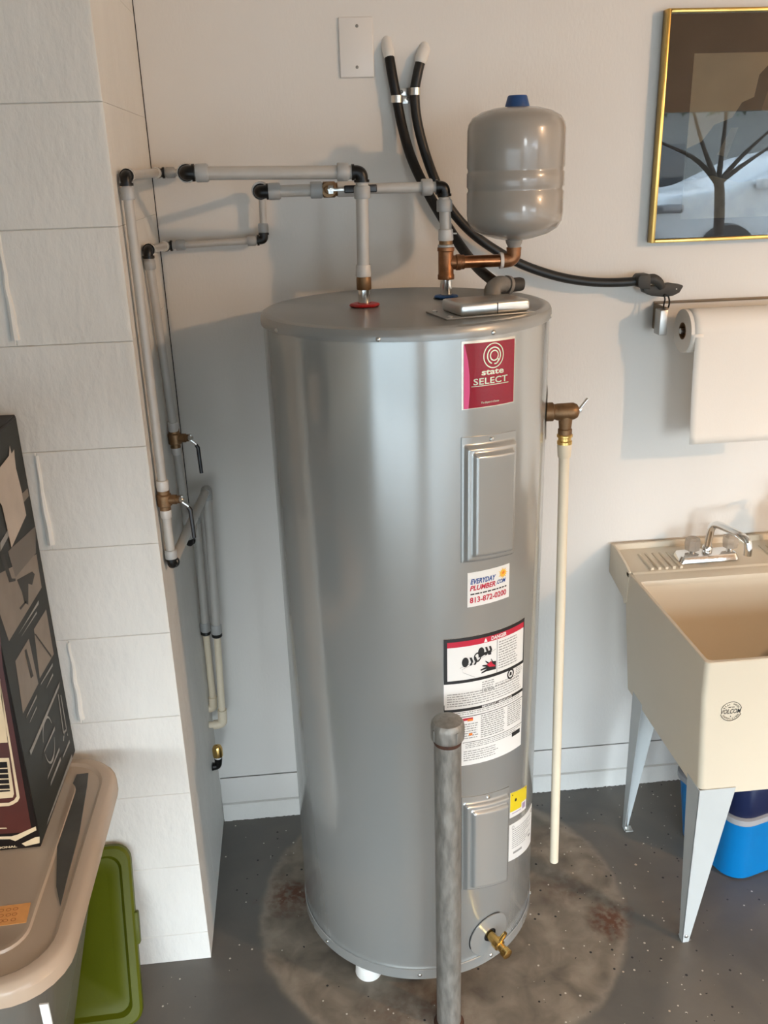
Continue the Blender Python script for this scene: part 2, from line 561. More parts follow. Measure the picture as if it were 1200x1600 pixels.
def floor_material():
    ma = mat('epoxy_concrete_floor', (0.10, 0.09, 0.08), 0.36, var=0.2, scale=5, bump=0.25, bscale=120, bdist=0.001)
    t = ma.node_tree
    b = t.nodes['Principled BSDF']
    L = t.links.new
    N = t.nodes.new
    tcn = N('ShaderNodeTexCoord')

    def noise(sc, det=5, dist=0.0):
        n = N('ShaderNodeTexNoise'); n.inputs['Scale'].default_value = sc; n.inputs['Detail'].default_value = det
        n.inputs['Distortion'].default_value = dist
        L(tcn.outputs['Object'], n.inputs['Vector'])
        return n.outputs['Fac']

    def ramp(src, stops):
        r = N('ShaderNodeValToRGB')
        while len(r.color_ramp.elements) < len(stops):
            r.color_ramp.elements.new(0.5)
        for e, (p, c) in zip(r.color_ramp.elements, stops):
            e.position = p; e.color = (*c, 1) if len(c) == 3 else c
        L(src, r.inputs[0])
        return r.outputs[0]

    def math_(op, a, b_=None, c=None):
        q = N('ShaderNodeMath'); q.operation = op
        for i, x in enumerate((a, b_, c)):
            if x is None:
                continue
            if isinstance(x, (int, float)):
                q.inputs[i].default_value = x
            else:
                L(x, q.inputs[i])
        return q.outputs[0]

    def mix(f, a, b_):
        q = N('ShaderNodeMix'); q.data_type = 'RGBA'
        L(f, q.inputs['Factor'])
        for k, x in (('A', a), ('B', b_)):
            if isinstance(x, tuple):
                [i for i in q.inputs if i.identifier == k + '_Color'][0].default_value = (*x, 1)
            else:
                L(x, [i for i in q.inputs if i.identifier == k + '_Color'][0])
        return [o for o in q.outputs if o.identifier == 'Result_Color'][0]

    def dist(cx, cy):
        v = N('ShaderNodeVectorMath'); v.operation = 'DISTANCE'
        L(tcn.outputs['Object'], v.inputs[0]); v.inputs[1].default_value = (cx, cy, 0)
        return v.outputs['Value']
    n1, n2, n3 = noise(3.0, 6, 0.6), noise(14, 6, 0.4), noise(60, 4)
    base = ramp(n1, [(0.32, (0.078, 0.077, 0.073)), (0.5, (0.105, 0.099, 0.09)), (0.68, (0.155, 0.138, 0.115))])
    base = mix(math_('MULTIPLY', n2, 0.35), base, (0.17, 0.15, 0.125))
    # the round footprint of bare concrete under the heater
    d = math_('ADD', dist(0.287, -0.40), math_('MULTIPLY', math_('SUBTRACT', n2, 0.5), 0.05))
    inside = ramp(d, [(0.455, (1, 1, 1)), (0.48, (0, 0, 0))])
    bare = ramp(n2, [(0.3, (0.12, 0.098, 0.074)), (0.5, (0.205, 0.168, 0.126)), (0.7, (0.31, 0.26, 0.20))])
    col = mix(math_('MULTIPLY', inside, 0.9), base, bare)
    ring = ramp(d, [(0.44, (0, 0, 0)), (0.462, (1, 1, 1)), (0.474, (0, 0, 0))])
    col = mix(math_('MULTIPLY', ring, math_('MULTIPLY', n3, 0.9)), col, (0.30, 0.26, 0.21))
    for (cx, cy, rr, k) in ((-0.115, -0.33, 0.075, 0.9), (-0.06, -0.345, 0.05, 0.8), (0.70, -0.52, 0.07, 0.9), (0.245, -0.76, 0.10, 0.55),
                            (0.15, -0.72, 0.10, 0.35), (0.62, -0.40, 0.08, 0.3)):
        dd = math_('ADD', dist(cx, cy), math_('MULTIPLY', math_('SUBTRACT', n2, 0.5), 0.14))
        f = ramp(dd, [(rr * 0.25, (k, k, k)), (rr, (0, 0, 0))])
        col = mix(math_('MULTIPLY', f, ramp(n3, [(0.40, (0.15, 0.15, 0.15)), (0.56, (1, 1, 1))])), col, (0.105, 0.036, 0.015))
    # paint flecks
    for sc, thr, c, seed in ((95, 0.13, (0.62, 0.58, 0.50), 0.0), (75, 0.12, (0.015, 0.014, 0.013), 3.7), (45, 0.075, (0.55, 0.45, 0.34), 9.1)):
        mp = N('ShaderNodeMapping'); mp.inputs['Location'].default_value = (seed, seed * 1.3, 0)
        L(tcn.outputs['Object'], mp.inputs[0])
        v = N('ShaderNodeTexVoronoi'); v.inputs['Scale'].default_value = sc; v.inputs['Randomness'].default_value = 1.0
        L(mp.outputs[0], v.inputs['Vector'])
        rv = N('ShaderNodeSeparateColor'); L(v.outputs['Color'], rv.inputs[0])
        keep = math_('GREATER_THAN', rv.outputs[0], math_('MULTIPLY_ADD', n1, -0.62, 1.235))
        size = math_('MULTIPLY', rv.outputs[1], thr * 2.2)
        f = math_('MULTIPLY', keep, math_('LESS_THAN', v.outputs['Distance'], size))
        col = mix(f, col, c)
    L(col, b.inputs['Base Color'])
    rr = ramp(n2, [(0.3, (0.30, 0.30, 0.30)), (0.7, (0.48, 0.48, 0.48))])
    rough = mix(inside, rr, (0.62, 0.62, 0.62))
    L(rough, b.inputs['Roughness'])
    return ma


FLOOR = floor_material()

# ------------------------------------------------------------------ the room
XL, XR, CZ = -3.2, 4.75, 2.8
o = struct(MB().box(XL - 0.2, DY - 0.2, -0.12, XR + 0.2, 0.15, 0.0).build('floor', FLOOR, origin=(0, 0, 0)))
o = struct(MB().box(XL - 0.2, DY - 0.2, CZ, XR + 0.2, 0.15, CZ + 0.1).build('ceiling', CEIL))
struct(MB().box(-0.31, 0.0, 0.0, XR, 0.12, CZ).build('wall_back', WALL, origin=(0, 0, 0)))
struct(MB().box(XR, DY - 0.2, 0.0, XR + 0.12, 0.12, CZ).build('wall_right', WALL))
struct(MB().box(XL - 0.12, DY - 0.2, 0.0, XL, -0.51, CZ).build('wall_left', DARKWALL))
wf = MB()
wf.box(XL, DY - 0.15, 0.0, EX0, DY, CZ)
wf.box(EX0, DY - 0.15, DZ, EX1, DY, CZ)
wf.box(EX1, DY - 0.15, 0.0, DX0, DY, CZ)
wf.box(DX1, DY - 0.15, 0.0, XR, DY, CZ)
wf.box(DX0, DY - 0.15, DZ, DX1, DY, CZ)
struct(wf.build('wall_front', DARKWALL))
struct(MB().box(EX0, DY - 0.10, EZ, EX1, DY - 0.05, DZ).build('added_door', DARKWALL))  # unseen door panel, added to keep daylight off the upper heater
# low board along the back wall: groove on top, rough band at the floor
bb = MB()
bb.box(-0.297, -0.006, 0.062, XR, 0.002, 0.1475, 0.002)
bb.box(-0.297, -0.0035, 0.145, XR, 0.001, 0.1475)
struct(bb.build('baseboard_back', WALL, origin=(0, 0, 0)))
band = MB()
N_ = 420
xs_ = [-0.297 + (1.6 + 0.297) * i / N_ for i in range(N_ + 1)]
zb_ = [max(0.0, random.gauss(0.0006, 0.0012)) for _ in xs_]
for i in range(N_):
    band.add([(xs_[i], -0.010, zb_[i]), (xs_[i + 1], -0.010, zb_[i + 1]), (xs_[i + 1], -0.010, 0.058), (xs_[i], -0.010, 0.058),
              (xs_[i], 0.001, 0.062), (xs_[i + 1], 0.001, 0.062)], [(0, 1, 2, 3), (3, 2, 5, 4)])
struct(band.build('trim_1', BLOCK, origin=(0, 0, 0)))

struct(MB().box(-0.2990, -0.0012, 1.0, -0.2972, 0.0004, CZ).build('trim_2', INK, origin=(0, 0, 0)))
# the block pier at the left: mortar core, each block a part
PX, PY = -0.299, -0.5086
core = struct(MB().box(XL, PY + 0.0035, 0.0, PX - 0.0035, 0.12, CZ).build('wall_pier', BLOCK, origin=(PX, PY, 0)))
Z0 = 0.0830
zs = [0.0] + [Z0 + 0.2032 * k for k in range(14)]
zs = [z for z in zs if z < CZ - 0.02] + [CZ]
G = 0.0003


def block(x0, y0, z0, x1, y1, z1):
    b = bmesh.new()
    bmesh.ops.create_cube(b, size=1)
    for v in b.verts:
        v.co = Vector(((x0 + x1) / 2 + v.co.x * (x1 - x0 - 2 * G), (y0 + y1) / 2 + v.co.y * (y1 - y0), (z0 + z1) / 2 + v.co.z * (z1 - z0 - 2 * G)))
    ed = [e for e in b.edges if all(v.co.y < y0 + 0.01 for v in e.verts)]
    vert = [e for e in b.edges if abs(e.verts[0].co.z - e.verts[1].co.z) > 0.02 and all(v.co.x > PX - 0.01 and v.co.y < PY + 0.01 for v in e.verts)]
    ed = [e for e in ed if e not in vert]
    bmesh.ops.bevel(b, geom=ed, offset=0.0013, segments=1, affect='EDGES', profile=0.5)
    if vert:
        vert = [e for e in b.edges if abs(e.verts[0].co.z - e.verts[1].co.z) > 0.02 and all(v.co.x > PX - 0.006 and v.co.y < PY + 0.006 for v in e.verts)]
        bmesh.ops.bevel(b, geom=vert, offset=0.012, segments=3, affect='EDGES', profile=0.5)
    MB().bm(b).build('block', BLOCK, core)


for k in range(len(zs) - 1):
    odd = k % 2 == 0
    first = 0.209 if odd else 0.4064
    x = PX
    L_ = first
    while x > -1.55:
        x0 = x - L_
        block(x0, PY, zs[k], x, PY + 0.194, zs[k + 1])
        x = x0
        L_ = 0.4064
    block(PX - 0.194, PY + 0.194, zs[k], PX, 0.0, zs[k + 1])
    if odd and zs[k] > 0.1:                                    # squeezed-out mortar down the joint
        pts, rs = [], []
        for i in range(9):
            t = i / 8
            pts.append((-0.508 + random.uniform(-0.0015, 0.0015), PY + 0.0005, zs[k + 1] - 0.006 - t * 0.185))
            rs.append(0.0035 + 0.0045 * t + random.uniform(-0.0006, 0.0006))
        MB().tube(pts, rs, 8, smooth=3).build('mortar_bead', BEAD, core)

# ------------------------------------------------------------------ water heater
H = thing('water_heater', 'tall grey cylindrical water heater standing on the floor in the corner', 'water heater', (HX, HY, 0.0))
oz = (HX, HY, 0)
MB().lathe([(0.2865, 0.036), (HR, 0.040), (HR, 1.512)], oz, n=128).build('tank_body', HEAT, H)
MB().lathe([(HR + 0.0005, 0.0365), (HR + 0.0022, 0.038), (HR + 0.0022, 0.064), (HR + 0.0004, 0.0655)], oz, n=128, caps=False).build('base_band', HEAT, H)
MB().lathe([(HR + 0.0005, 1.5085), (HR + 0.004, 1.509), (HR + 0.0045, 1.516), (HR + 0.0035, 1.524), (HR + 0.0005, 1.5295), (HR - 0.006, 1.532),
            (HR - 0.014, 1.5325), (HR - 0.017, 1.5305), (0.02, 1.5305)], oz, n=128).build('lid', HEATL, H)
for t in (-152.5, -106.5, -65.0, -23.0, 20, 62, 104, 150):
    q = Vector((math.cos(R(t)), math.sin(R(t)), 0))
    MB().lathe([(0.0042, 0), (0.0042, 0.0015), (0.0028, 0.003), (0.0005, 0.0034)], Vector((HX, HY, 1.5145)) + q * (HR + 0.004), q, 12).build('lid_screw', STEEL, H)
for t in (-146, -96.5, -61.0, -15, 35, 90, 140):
    q = Vector((math.cos(R(t)), math.sin(R(t)), 0))
    MB().lathe([(0.0042, 0), (0.0042, 0.0015), (0.0028, 0.003), (0.0005, 0.0034)], Vector((HX, HY, 0.051)) + q * (HR + 0.002), q, 12).build('base_screw', STEEL, H)
for t in (-124, -4, 116):
    q = Vector((math.cos(R(t)), math.sin(R(t)), 0))
    MB().lathe([(0.030, 0), (0.032, 0.004), (0.030, 0.034), (0.026, 0.0375)], Vector((HX, HY, 0)) + q * 0.262, (0, 0, 1), 28).build('foot', PAD, H)
# vertical sheet seam on the right side
MB().grid(lambda u, v: (HX + (HR + 0.0012) * math.cos(R(-19 + 1.2 * u)), HY + (HR + 0.0012) * math.sin(R(-19 + 1.2 * u)), 0.066 + 1.44 * v), 2, 1).build('seam', HEAT, H)


def access_panel(P, name):
    def h(u, v):
        d = min(u * P.w, (1 - u) * P.w, v * P.h + 0.002, (1 - v) * P.h - 0.012)
        st = lambda a, b: max(0.0, min(1.0, (d - a) / (b - a)))
        e = lambda t: t * t * (3 - 2 * t)
        return 0.0022 + 0.010 * e(st(0.003, 0.010)) + 0.009 * e(st(0.0165, 0.0225))
    mb = MB()
    nu, nv = 48, 84
    mb.grid(lambda u, v: P.fn(u, v, h(u, v)), nu, nv)
    for a in (0, 1):
        mb.grid(lambda u, v, a=a: P.fn(u, a, h(u, a) * v), nu, 1)
        mb.grid(lambda u, v, a=a: P.fn(a, u, h(a, u) * v), nv, 1)
    p = mb.build(name, HEAT, H, sharp=60)
    for v in (1 - 0.0075 / P.h,):
        c = Vector(P.fn(0.5, v, 0.002)); n = (Vector(P.fn(0.5, v, 0.01)) - c).normalized()
        MB().lathe([(0.0045, 0), (0.0045, 0.002), (0.003, 0.0036), (0.0005, 0.004)], c, n, 12).build('panel_screw', STEEL, p)


access_panel(cyl_patch(-77.3, -52.3, 1.329, 1.322, 1.080, 1.068), 'upper_access_panel')
access_panel(cyl_patch(-77.0, -51.2, 0.532, 0.505, 0.283, 0.245), 'lower_access_panel')

# red brand label
P = cyl_patch(-77.3, -53.6, 1.5035, 1.5005, 1.3805, 1.3775)
lb = P.sheet(MB()).build('brand_label', SILV, H, 'red foil label with rings and white lettering')
mb = MB(); P.rect(mb, 0.045, 0.012, 0.985, 0.965, 0.0009); mb.build('red_field', REDL, lb)
mb = MB(); P.poly(mb, [(0.035, 0.012), (0.115, 0.012), (0.135, 0.25), (0.13, 0.5), (0.105, 0.72), (0.055, 0.93), (0.035, 0.965)], 0.0011); mb.build('pink_reflection', PINKREFL, lb)  # pink strip paints in the bright doorway mirrored by the red foil
mb = MB()
P.disc(mb, 0.555, 0.762, 0.0230, 0.0013, 0.0211, n=40)
P.disc(mb, 0.560, 0.762, 0.0158, 0.0013, 0.0135, n=40, a0=-60, a1=250)
P.disc(mb, 0.565, 0.762, 0.0100, 0.0013, 0.0079, n=30)
P.disc(mb, 0.585, 0.695, 0.0080, 0.0013, 0.0056, n=20, a0=-110, a1=20)
P.text(mb, 'state', 0.545, 0.525, 0.0095, 0.0013, width=0.050, bold=0.022)
P.text(mb, 'SELECT', 0.515, 0.400, 0.0118, 0.0013, width=0.076, bold=0.012, space=1.05)
P.rect(mb, 0.16, 0.328, 0.86, 0.338, 0.0013)
P.text(mb, "The Expert's Choice", 0.50, 0.075, 0.0050, 0.0013, width=0.040, shear=0.3)
mb.build('lettering', SILV, lb)

# plumber's sticker
P = cyl_patch(-74.6, -54.0, 1.055, 1.050, 0.981, 0.976)
pts = rrect(0, 0, 1, 1, 0.05, 3)
lb = P.sheet(MB()).build('plumber_sticker', WHITEL, H, 'white sticker with blue and red lettering and a sun')
mb = MB()
P.text(mb, 'EVERYDAY', 0.345, 0.735, 0.0112, 0.0012, width=0.060, bold=0.03, shear=0.25)
P.text(mb, '.COM', 0.765, 0.565, 0.0090, 0.0012, width=0.026, bold=0.03, shear=0.25)
mb.build('lettering', BLUEI, lb, 'blue lettering')
mb = MB()
P.text(mb, 'PLUMBER', 0.335, 0.545, 0.0112, 0.0012, width=0.060, bold=0.03, shear=0.25)
P.text(mb, '813-872-0200', 0.48, 0.195, 0.0125, 0.0012, width=0.090, bold=0.025)
mb.build('lettering', REDI, lb, 'red lettering')
mb = MB(); P.words(mb, 0.06, 0.335, 0.92, 0.40, 1, 0.6, short=0); mb.build('fine_print', INK, lb)
mb = MB()
P.disc(mb, 0.82, 0.78, 0.0075, 0.0012)
for k in range(14):
    a = 2 * math.pi * k / 14
    rr = 0.0145 if k % 2 == 0 else 0.0115
    f = lambda r_, da: (0.82 + r_ * math.cos(a + da) / P.w, 0.78 + r_ * math.sin(a + da) / P.h)
    P.poly(mb, [f(0.0065, -0.22), f(rr, 0), f(0.0065, 0.22)], 0.0012)
mb.build('sun_mark', SUNI, lb)
mb = MB(); P.poly(mb, [(0.785, 0.80), (0.83, 0.845), (0.86, 0.80), (0.84, 0.76), (0.80, 0.75)], 0.0014); mb.build('sun_mark', ORI, lb, 'orange heart of the sun mark')

# large warning label
P = cyl_patch(-84.6, -42.3, 0.9190, 0.9050, 0.617, 0.590)
lb = P.sheet(MB(), nu=20).build('warning_label', WHITEL, H, 'tall white warning label with black borders and a red danger bar')
mb = MB()
for q in ((0, 0.660, 1, 0.683), (0, 0.974, 1, 1.0), (0, 0.66, 0.035, 1), (0.985, 0.66, 1, 1), (0, 0.440, 1, 0.462), (0, 0.0, 0.006, 0.5), (0, 0.392, 1, 0.397), (0.19, 0.185, 1, 0.189)):
    P.rect(mb, *q, off=0.0010)
P.rect(mb, 0.575, 0.683, 0.580, 0.93, 0.0010)
P.rect(mb, 0.82, 0.115, 0.965, 0.150, 0.0010)
# tap, steam and hand pictures
for (u, v) in ((0.215, 0.815), (0.385, 0.87)):
    P.disc(mb, u, v, 0.0075, 0.0012, sy=1.5)
    for j in range(2):
        uu = u + 0.055 + 0.045 * j
        P.poly(mb, [(uu - 0.012, v - 0.03), (uu + 0.006, v - 0.005), (uu - 0.012, v + 0.03), (uu + 0.012, v + 0.03), (uu + 0.028, v), (uu + 0.012, v - 0.03)], 0.0012)
P.disc(mb, 0.345, 0.838, 0.0085, 0.0012, 0.006, sy=1.3)
P.poly(mb, [(0.355, 0.832), (0.355, 0.858), (0.49, 0.868), (0.505, 0.835), (0.47, 0.835), (0.46, 0.848)], 0.0012)
for (a, b_) in (((0.38, 0.735), (0.47, 0.745)), ((0.40, 0.765), (0.47, 0.755)), ((0.435, 0.795), (0.49, 0.76)), ((0.39, 0.712), (0.47, 0.728)), ((0.50, 0.80), (0.535, 0.76))):
    P.poly(mb, [(a[0], a[1] - 0.005), (b_[0], b_[1] - 0.010), (b_[0], b_[1] + 0.010), (a[0], a[1] + 0.005)], 0.0012)
P.poly(mb, [(0.455, 0.715), (0.565, 0.712), (0.565, 0.775), (0.50, 0.78), (0.46, 0.765)], 0.0012)
P.disc(mb, 0.775, 0.630, 0.0110, 0.0012, 0.0075, sy=1.1)
P.poly(mb, [(0.755, 0.618), (0.79, 0.618), (0.79, 0.64), (0.765, 0.648)], 0.0012)
for a, b_ in (((0.16, 0.775), (0.56, 0.865)), ((0.18, 0.765), (0.36, 0.805)), ((0.18, 0.765), (0.19, 0.74)), ((0.19, 0.74), (0.32, 0.69))):
    P.line(mb, a, b_, 0.0005)
mb.build('black_print', INK, lb)
mb = MB(); P.rect(mb, 0.035, 0.933, 0.985, 0.974, 0.0010); mb.build('red_bar', REDI, lb)
mb = MB(); P.poly(mb, [(0.45, 0.765), (0.50, 0.785), (0.53, 0.755), (0.555, 0.745), (0.555, 0.735), (0.48, 0.745)], 0.0013); mb.build('red_burn_mark', REDI, lb)
mb = MB(); P.rect(mb, 0.19, 0.362, 0.30, 0.382, 0.0010); mb.build('red_mark', REDI, lb)
mb = MB(); P.rect(mb, 0.24, 0.355, 0.30, 0.372, 0.0012); mb.build('orange_mark', ORI, lb)
mb = MB(); P.rect(mb, 0.255, 0.24, 0.295, 0.258, 0.0012); mb.build('orange_mark', ORI, lb)
mb = MB()
P.text(mb, 'DANGER', 0.60, 0.954, 0.0088, 0.0014, width=0.042, bold=0.03)
P.poly(mb, [(0.415, 0.938), (0.455, 0.938), (0.435, 0.970)], 0.0014)
P.text(mb, 'IMPORTANT / IMPORTANTE', 0.60, 0.451, 0.0048, 0.0014, width=0.085, bold=0.02)
mb.build('lettering', WHITEL, lb)
mb = MB()
P.words(mb, 0.60, 0.70, 0.88, 0.915, 11, 0.42)
P.words(mb, 0.03, 0.475, 0.96, 0.585, 6, 0.38, short=0.05)
P.words(mb, 0.40, 0.56, 0.55, 0.645, 5, 0.45)
P.words(mb, 0.86, 0.60, 0.97, 0.655, 4, 0.4)
P.words(mb, 0.56, 0.575, 0.95, 0.605, 2, 0.4)
P.words(mb, 0.03, 0.405, 0.96, 0.435, 2, 0.4)
P.words(mb, 0.39, 0.20, 0.70, 0.385, 11, 0.5, short=0.1)
P.words(mb, 0.74, 0.22, 0.98, 0.385, 10, 0.5, short=0.1)
P.words(mb, 0.20, 0.21, 0.36, 0.34, 7, 0.4)
P.words(mb, 0.22, 0.135, 0.97, 0.178, 3, 0.4)
P.words(mb, 0.20, 0.03, 0.62, 0.12, 5, 0.4)
mb.build('fine_print', GREYINK, lb)

# yellow sticker and rating label
P = cyl_patch(-49.8, -34.5, 0.482, 0.455, 0.413, 0.391)
lb = P.sheet(MB()).build('yellow_sticker', WHITEL, H, 'small yellow and white sticker')
mb = MB(); P.rect(mb, 0.0, 0.24, 0.64, 1.0, 0.0010, 6); P.rect(mb, 0.64, 0.42, 1.0, 1.0, 0.0010, 4); mb.build('yellow_field', YELI, lb)
mb = MB(); P.words(mb, 0.38, 0.55, 0.78, 0.85, 3, 0.25); P.poly(mb, [(0.22, 0.62), (0.29, 0.60), (0.34, 0.66), (0.30, 0.74), (0.24, 0.72)], 0.0013); P.disc(mb, 0.1, 0.9, 0.002, 0.0013); P.disc(mb, 0.92, 0.94, 0.002, 0.0013)
mb.build('fine_print', INK, lb)
mb = MB(); P.rect(mb, 0.70, 0.12, 0.92, 0.36, 0.0010); P.rect(mb, 0.1, 0.14, 0.62, 0.17, 0.0010); mb.build('mauve_print', PURI, lb)
P = cyl_patch(-49.9, -22.0, 0.3935, 0.357, 0.2915, 0.243)
lb = P.sheet(MB()).build('rating_label', WHITEL, H, 'white rating label with faint grey print')
mb = MB(); P.words(mb, 0.08, 0.30, 0.92, 0.86, 10, 0.35, short=0.6); P.disc(mb, 0.10, 0.90, 0.005, 0.001, 0.0035); P.rect(mb, 0.12, 0.16, 0.42, 0.22)
mb.build('fine_print', GREYINK, lb)
mb = MB(); P.words(mb, 0.72, 0.28, 0.86, 0.36, 1, 0.6); P.disc(mb, 0.92, 0.88, 0.005, 0.001, 0.003); mb.build('fine_print', INK, lb)

# drain opening and valve
P = cyl_patch(-73.0, -50.8, 0.172, 0.172, 0.062, 0.062)
mb = MB()
P.disc(mb, 0.5, 0.5, 0.0545, 0.0035, 0.017, n=48)
P.disc(mb, 0.5, 0.5, 0.0560, 0.0004, 0.0545, n=48)
vs = []
n = 48
for k in range(n):
    a = 2 * math.pi * k / n
    for q, of in ((0.0545, 0.0), (0.0545, 0.0035)):
        vs.append(P.fn(0.5 + q * math.cos(a) / P.w, 0.5 + q * math.sin(a) / P.h, of))
mb.add(vs, [(2 * k, 2 * k + 1, 2 * ((k + 1) % n) + 1, 2 * ((k + 1) % n)) for k in range(n)])
mb.build('drain_cover', HEAT, H)
mb = MB(); P.disc(mb, 0.5, 0.5, 0.0178, 0.0012, 0.0); mb.build('drain_opening', INK, H)
mb = MB(); P.disc(mb, 0.5, 0.5, 0.0566, 0.0006, 0.0545, n=30, a0=55, a1=200); mb.build('cover_gap', INK, H)
q = Vector((math.cos(R(-61.9)), math.sin(R(-61.9)), 0))
dc = Vector((HX, HY, 0.117)) + q * HR
dv = MB().lathe([(0.011, -0.012), (0.011, 0.022), (0.014, 0.024), (0.014, 0.038), (0.010, 0.040), (0.010, 0.052), (0.0125, 0.054), (0.0125, 0.066), (0.009, 0.068)], dc, q + Vector((0, 0, -0.12)), 20).build('drain_valve', BBRASS, H)
MB().tube([dc + q * 0.034, dc + q * 0.034 + Vector((0.010, 0, 0.020)), dc + q * 0.036 + Vector((0.014, 0, 0.030))], [0.006, 0.006, 0.0045], 10).build('valve_stem', BBRASS, dv)

# relief valve on the right-hand side
rv_t = -9
q = Vector((math.cos(R(rv_t)), math.sin(R(rv_t)), 0))
VZ = at(878, 643, 1, -0.42).z
vc = at(884, 643, 1, -0.43)
vb = MB()
s0 = Vector((HX, HY, vc.z)) + q * (HR - 0.004)
vb.lathe([(0.020, 0.0), (0.020, 0.020), (0.0165, 0.022), (0.0165, 0.034)], s0, vc - s0, 22)
vb.lathe([(0.0165, -0.022), (0.0180, -0.018), (0.0180, 0.016), (0.014, 0.024), (0.006, 0.028)], vc, Vector((1, -0.15, 0.05)), 22)
vb.lathe([(0.0130, -0.052), (0.0150, -0.050), (0.0150, -0.038), (0.0130, -0.036), (0.0145, -0.02), (0.0155, 0.0)], vc, (0, 0, 1), 22)
rvo = vb.build('relief_valve', BRASS, H, 'brown brass relief valve')
lv = MB()
lp = vc + Vector((0.026, -0.004, 0.003))
lv.box(-0.004, -0.006, -0.004, 0.006, 0.006, 0.004, 0.001, M=Matrix.Translation(lp))
lv.box(0.0, -0.005, -0.0015, 0.030, 0.005, 0.0015, 0.001, M=Matrix.Translation(lp) @ Matrix.Rotation(R(-52), 4, 'Y'))
lv.build('lever', STEEL, rvo, 'small bare metal test lever')
# round plug cover around it
P = cyl_patch(rv_t - 12, rv_t + 12, vc.z + 0.06, vc.z + 0.06, vc.z - 0.06, vc.z - 0.06)
mb = MB(); P.disc(mb, 0.5, 0.5, 0.058, 0.0022, 0.018, n=40); P.disc(mb, 0.5, 0.5, 0.0595, 0.0003, 0.058, n=40); mb.build('plug_cover', HEAT, H)

# nipples with coloured rings
for (x, y, ma, nm, lab) in ((0.145, -0.371, REDP, 'hot_ring', 'red plastic ring'), (0.324, -0.300, BLUEP, 'cold_ring', 'blue plastic ring')):
    MB().lathe([(0.0275, 1.5306), (0.0275, 1.5312)], (x, y, 0), n=24).build('pipe_opening', INK, H)
    MB().lathe([(0.0125, 1.50), (0.0125, 1.573)], (x, y, 0), n=20).build('nipple', CHROME, H)
    r0 = 0.030 if ma is REDP else 0.025
    mb = MB()
    nn = 40
    loops = []
    for (rr, hh) in ((0.0135, 1.532), (r0 - 0.002, 1.532), (r0, 1.5345), (r0 - 0.003, 1.5375), (0.0135, 1.5385)):
        loops.append([(x + rr * (1 + (0.05 * math.cos(6 * a) if rr > 0.02 else 0)) * math.cos(a), y + rr * (1 + (0.05 * math.cos(6 * a) if rr > 0.02 else 0)) * math.sin(a), hh) for a in [2 * math.pi * k / nn for k in range(nn)]])
    loft(mb, loops, False, False)
    mb.build(nm, ma, H, lab)

# electrical cover and conduit elbow on the lid
JM = Matrix.Translation((0.352, -0.520, 1.5305)) @ Matrix.Rotation(R(13), 4, 'Z')
mb = MB(); mb.box(-0.090, -0.052, 0.0, 0.088, 0.052, 0.003, 0.001, M=JM); mb.build('cover_flange', HEATL, H)
jc = MB().box(-0.060, -0.046, 0.003, 0.082, 0.046, 0.026, 0.006, 3, M=JM).build('electrical_cover', STEEL, H, 'shiny steel cover over the wiring')
MB().box(0.014, -0.0468, 0.004, 0.0155, -0.0462, 0.024, M=JM).build('cover_seam', INK, jc)
for (a, b_) in ((-0.078, -0.040), (-0.078, 0.035)):
    MB().lathe([(0.005, 0.003), (0.005, 0.005), (0.002, 0.0065)], JM @ Vector((a, b_, 0)), n=12).build('cover_screw', STEEL, jc)
e0 = at(768, 476, 1, -0.44); e0.z = 1.545
e1 = at(770, 452, 1, -0.43); e2 = at(781, 444, 1, -0.415); e3 = at(792, 446, 1, -0.405)
ce = MB().tube([e0 + Vector((-0.012, 0, -0.016)), e0, e1, e2, e3], [0.021, 0.0165, 0.0165, 0.0165, 0.0155], 18, smooth=6).build('conduit_elbow', ELB, H, 'grey cast conduit elbow')
MB().tube([e3 - (e3 - e2).normalized() * 0.004, e3 + (e3 - e2).normalized() * 0.004], [0.0195, 0.0195], 18).build('lock_nut', ELB, ce)
MB().tube([e3, at(812, 444, 1, -0.395), at(817, 444, 1, -0.394)], [0.0140, 0.0140, 0.0118], 18).build('conduit_stub', PLUGM, ce, 'dark stub of flexible conduit')

# ------------------------------------------------------------------ expansion tank and copper arm
TX, TY = 0.468, -0.300
ET = thing('expansion_tank', 'small warm grey expansion tank with blue cap, held above the heater', 'tank', (TX, TY, 1.61))
pr = [(0.0145, 1.618), (0.0135, 1.632), (0.0165, 1.638), (0.018, 1.644), (0.040, 1.648), (0.070, 1.657), (0.088, 1.668), (0.0965, 1.682), (0.0985, 1.697), (0.0988, 1.738),
      (0.0965, 1.742), (0.0965, 1.746), (0.0990, 1.750), (0.0990, 1.775), (0.0970, 1.779), (0.0970, 1.783), (0.0988, 1.787), (0.0985, 1.856), (0.0960, 1.868), (0.088, 1.880), (0.070, 1.890), (0.045, 1.8965), (0.02, 1.899)]
MB().lathe(pr, (TX, TY, 0), n=72).build('tank_shell', TANK, ET, sharp=50)
MB().lathe([(0.0255, 1.894), (0.0245, 1.899), (0.0195, 1.917), (0.018, 1.919)], (TX + 0.001, TY, 0), n=28).build('valve_cap', BLUECAP, ET, 'dark blue plastic cap')
CA = thing('copper_arm', 'copper pipe arm with bronze tee and elbow carrying the expansion tank', 'pipe', (0.324, -0.30, 1.573))
ZB = 1.6035
tee = MB()
tee.lathe([(0.0170, 1.570), (0.0175, 1.572), (0.0175, 1.579), (0.0160, 1.581), (0.0160, 1.626), (0.0178, 1.628), (0.0178, 1.6345), (0.0150, 1.6355)], (0.324, -0.30, 0), n=24)
tee.lathe([(0.0145, 0.008), (0.0145, 0.020), (0.0165, 0.022), (0.0165, 0.030), (0.0150, 0.031), (0.0150, 0.038)], (0.324, -0.30, ZB), (1, 0, 0), 24)
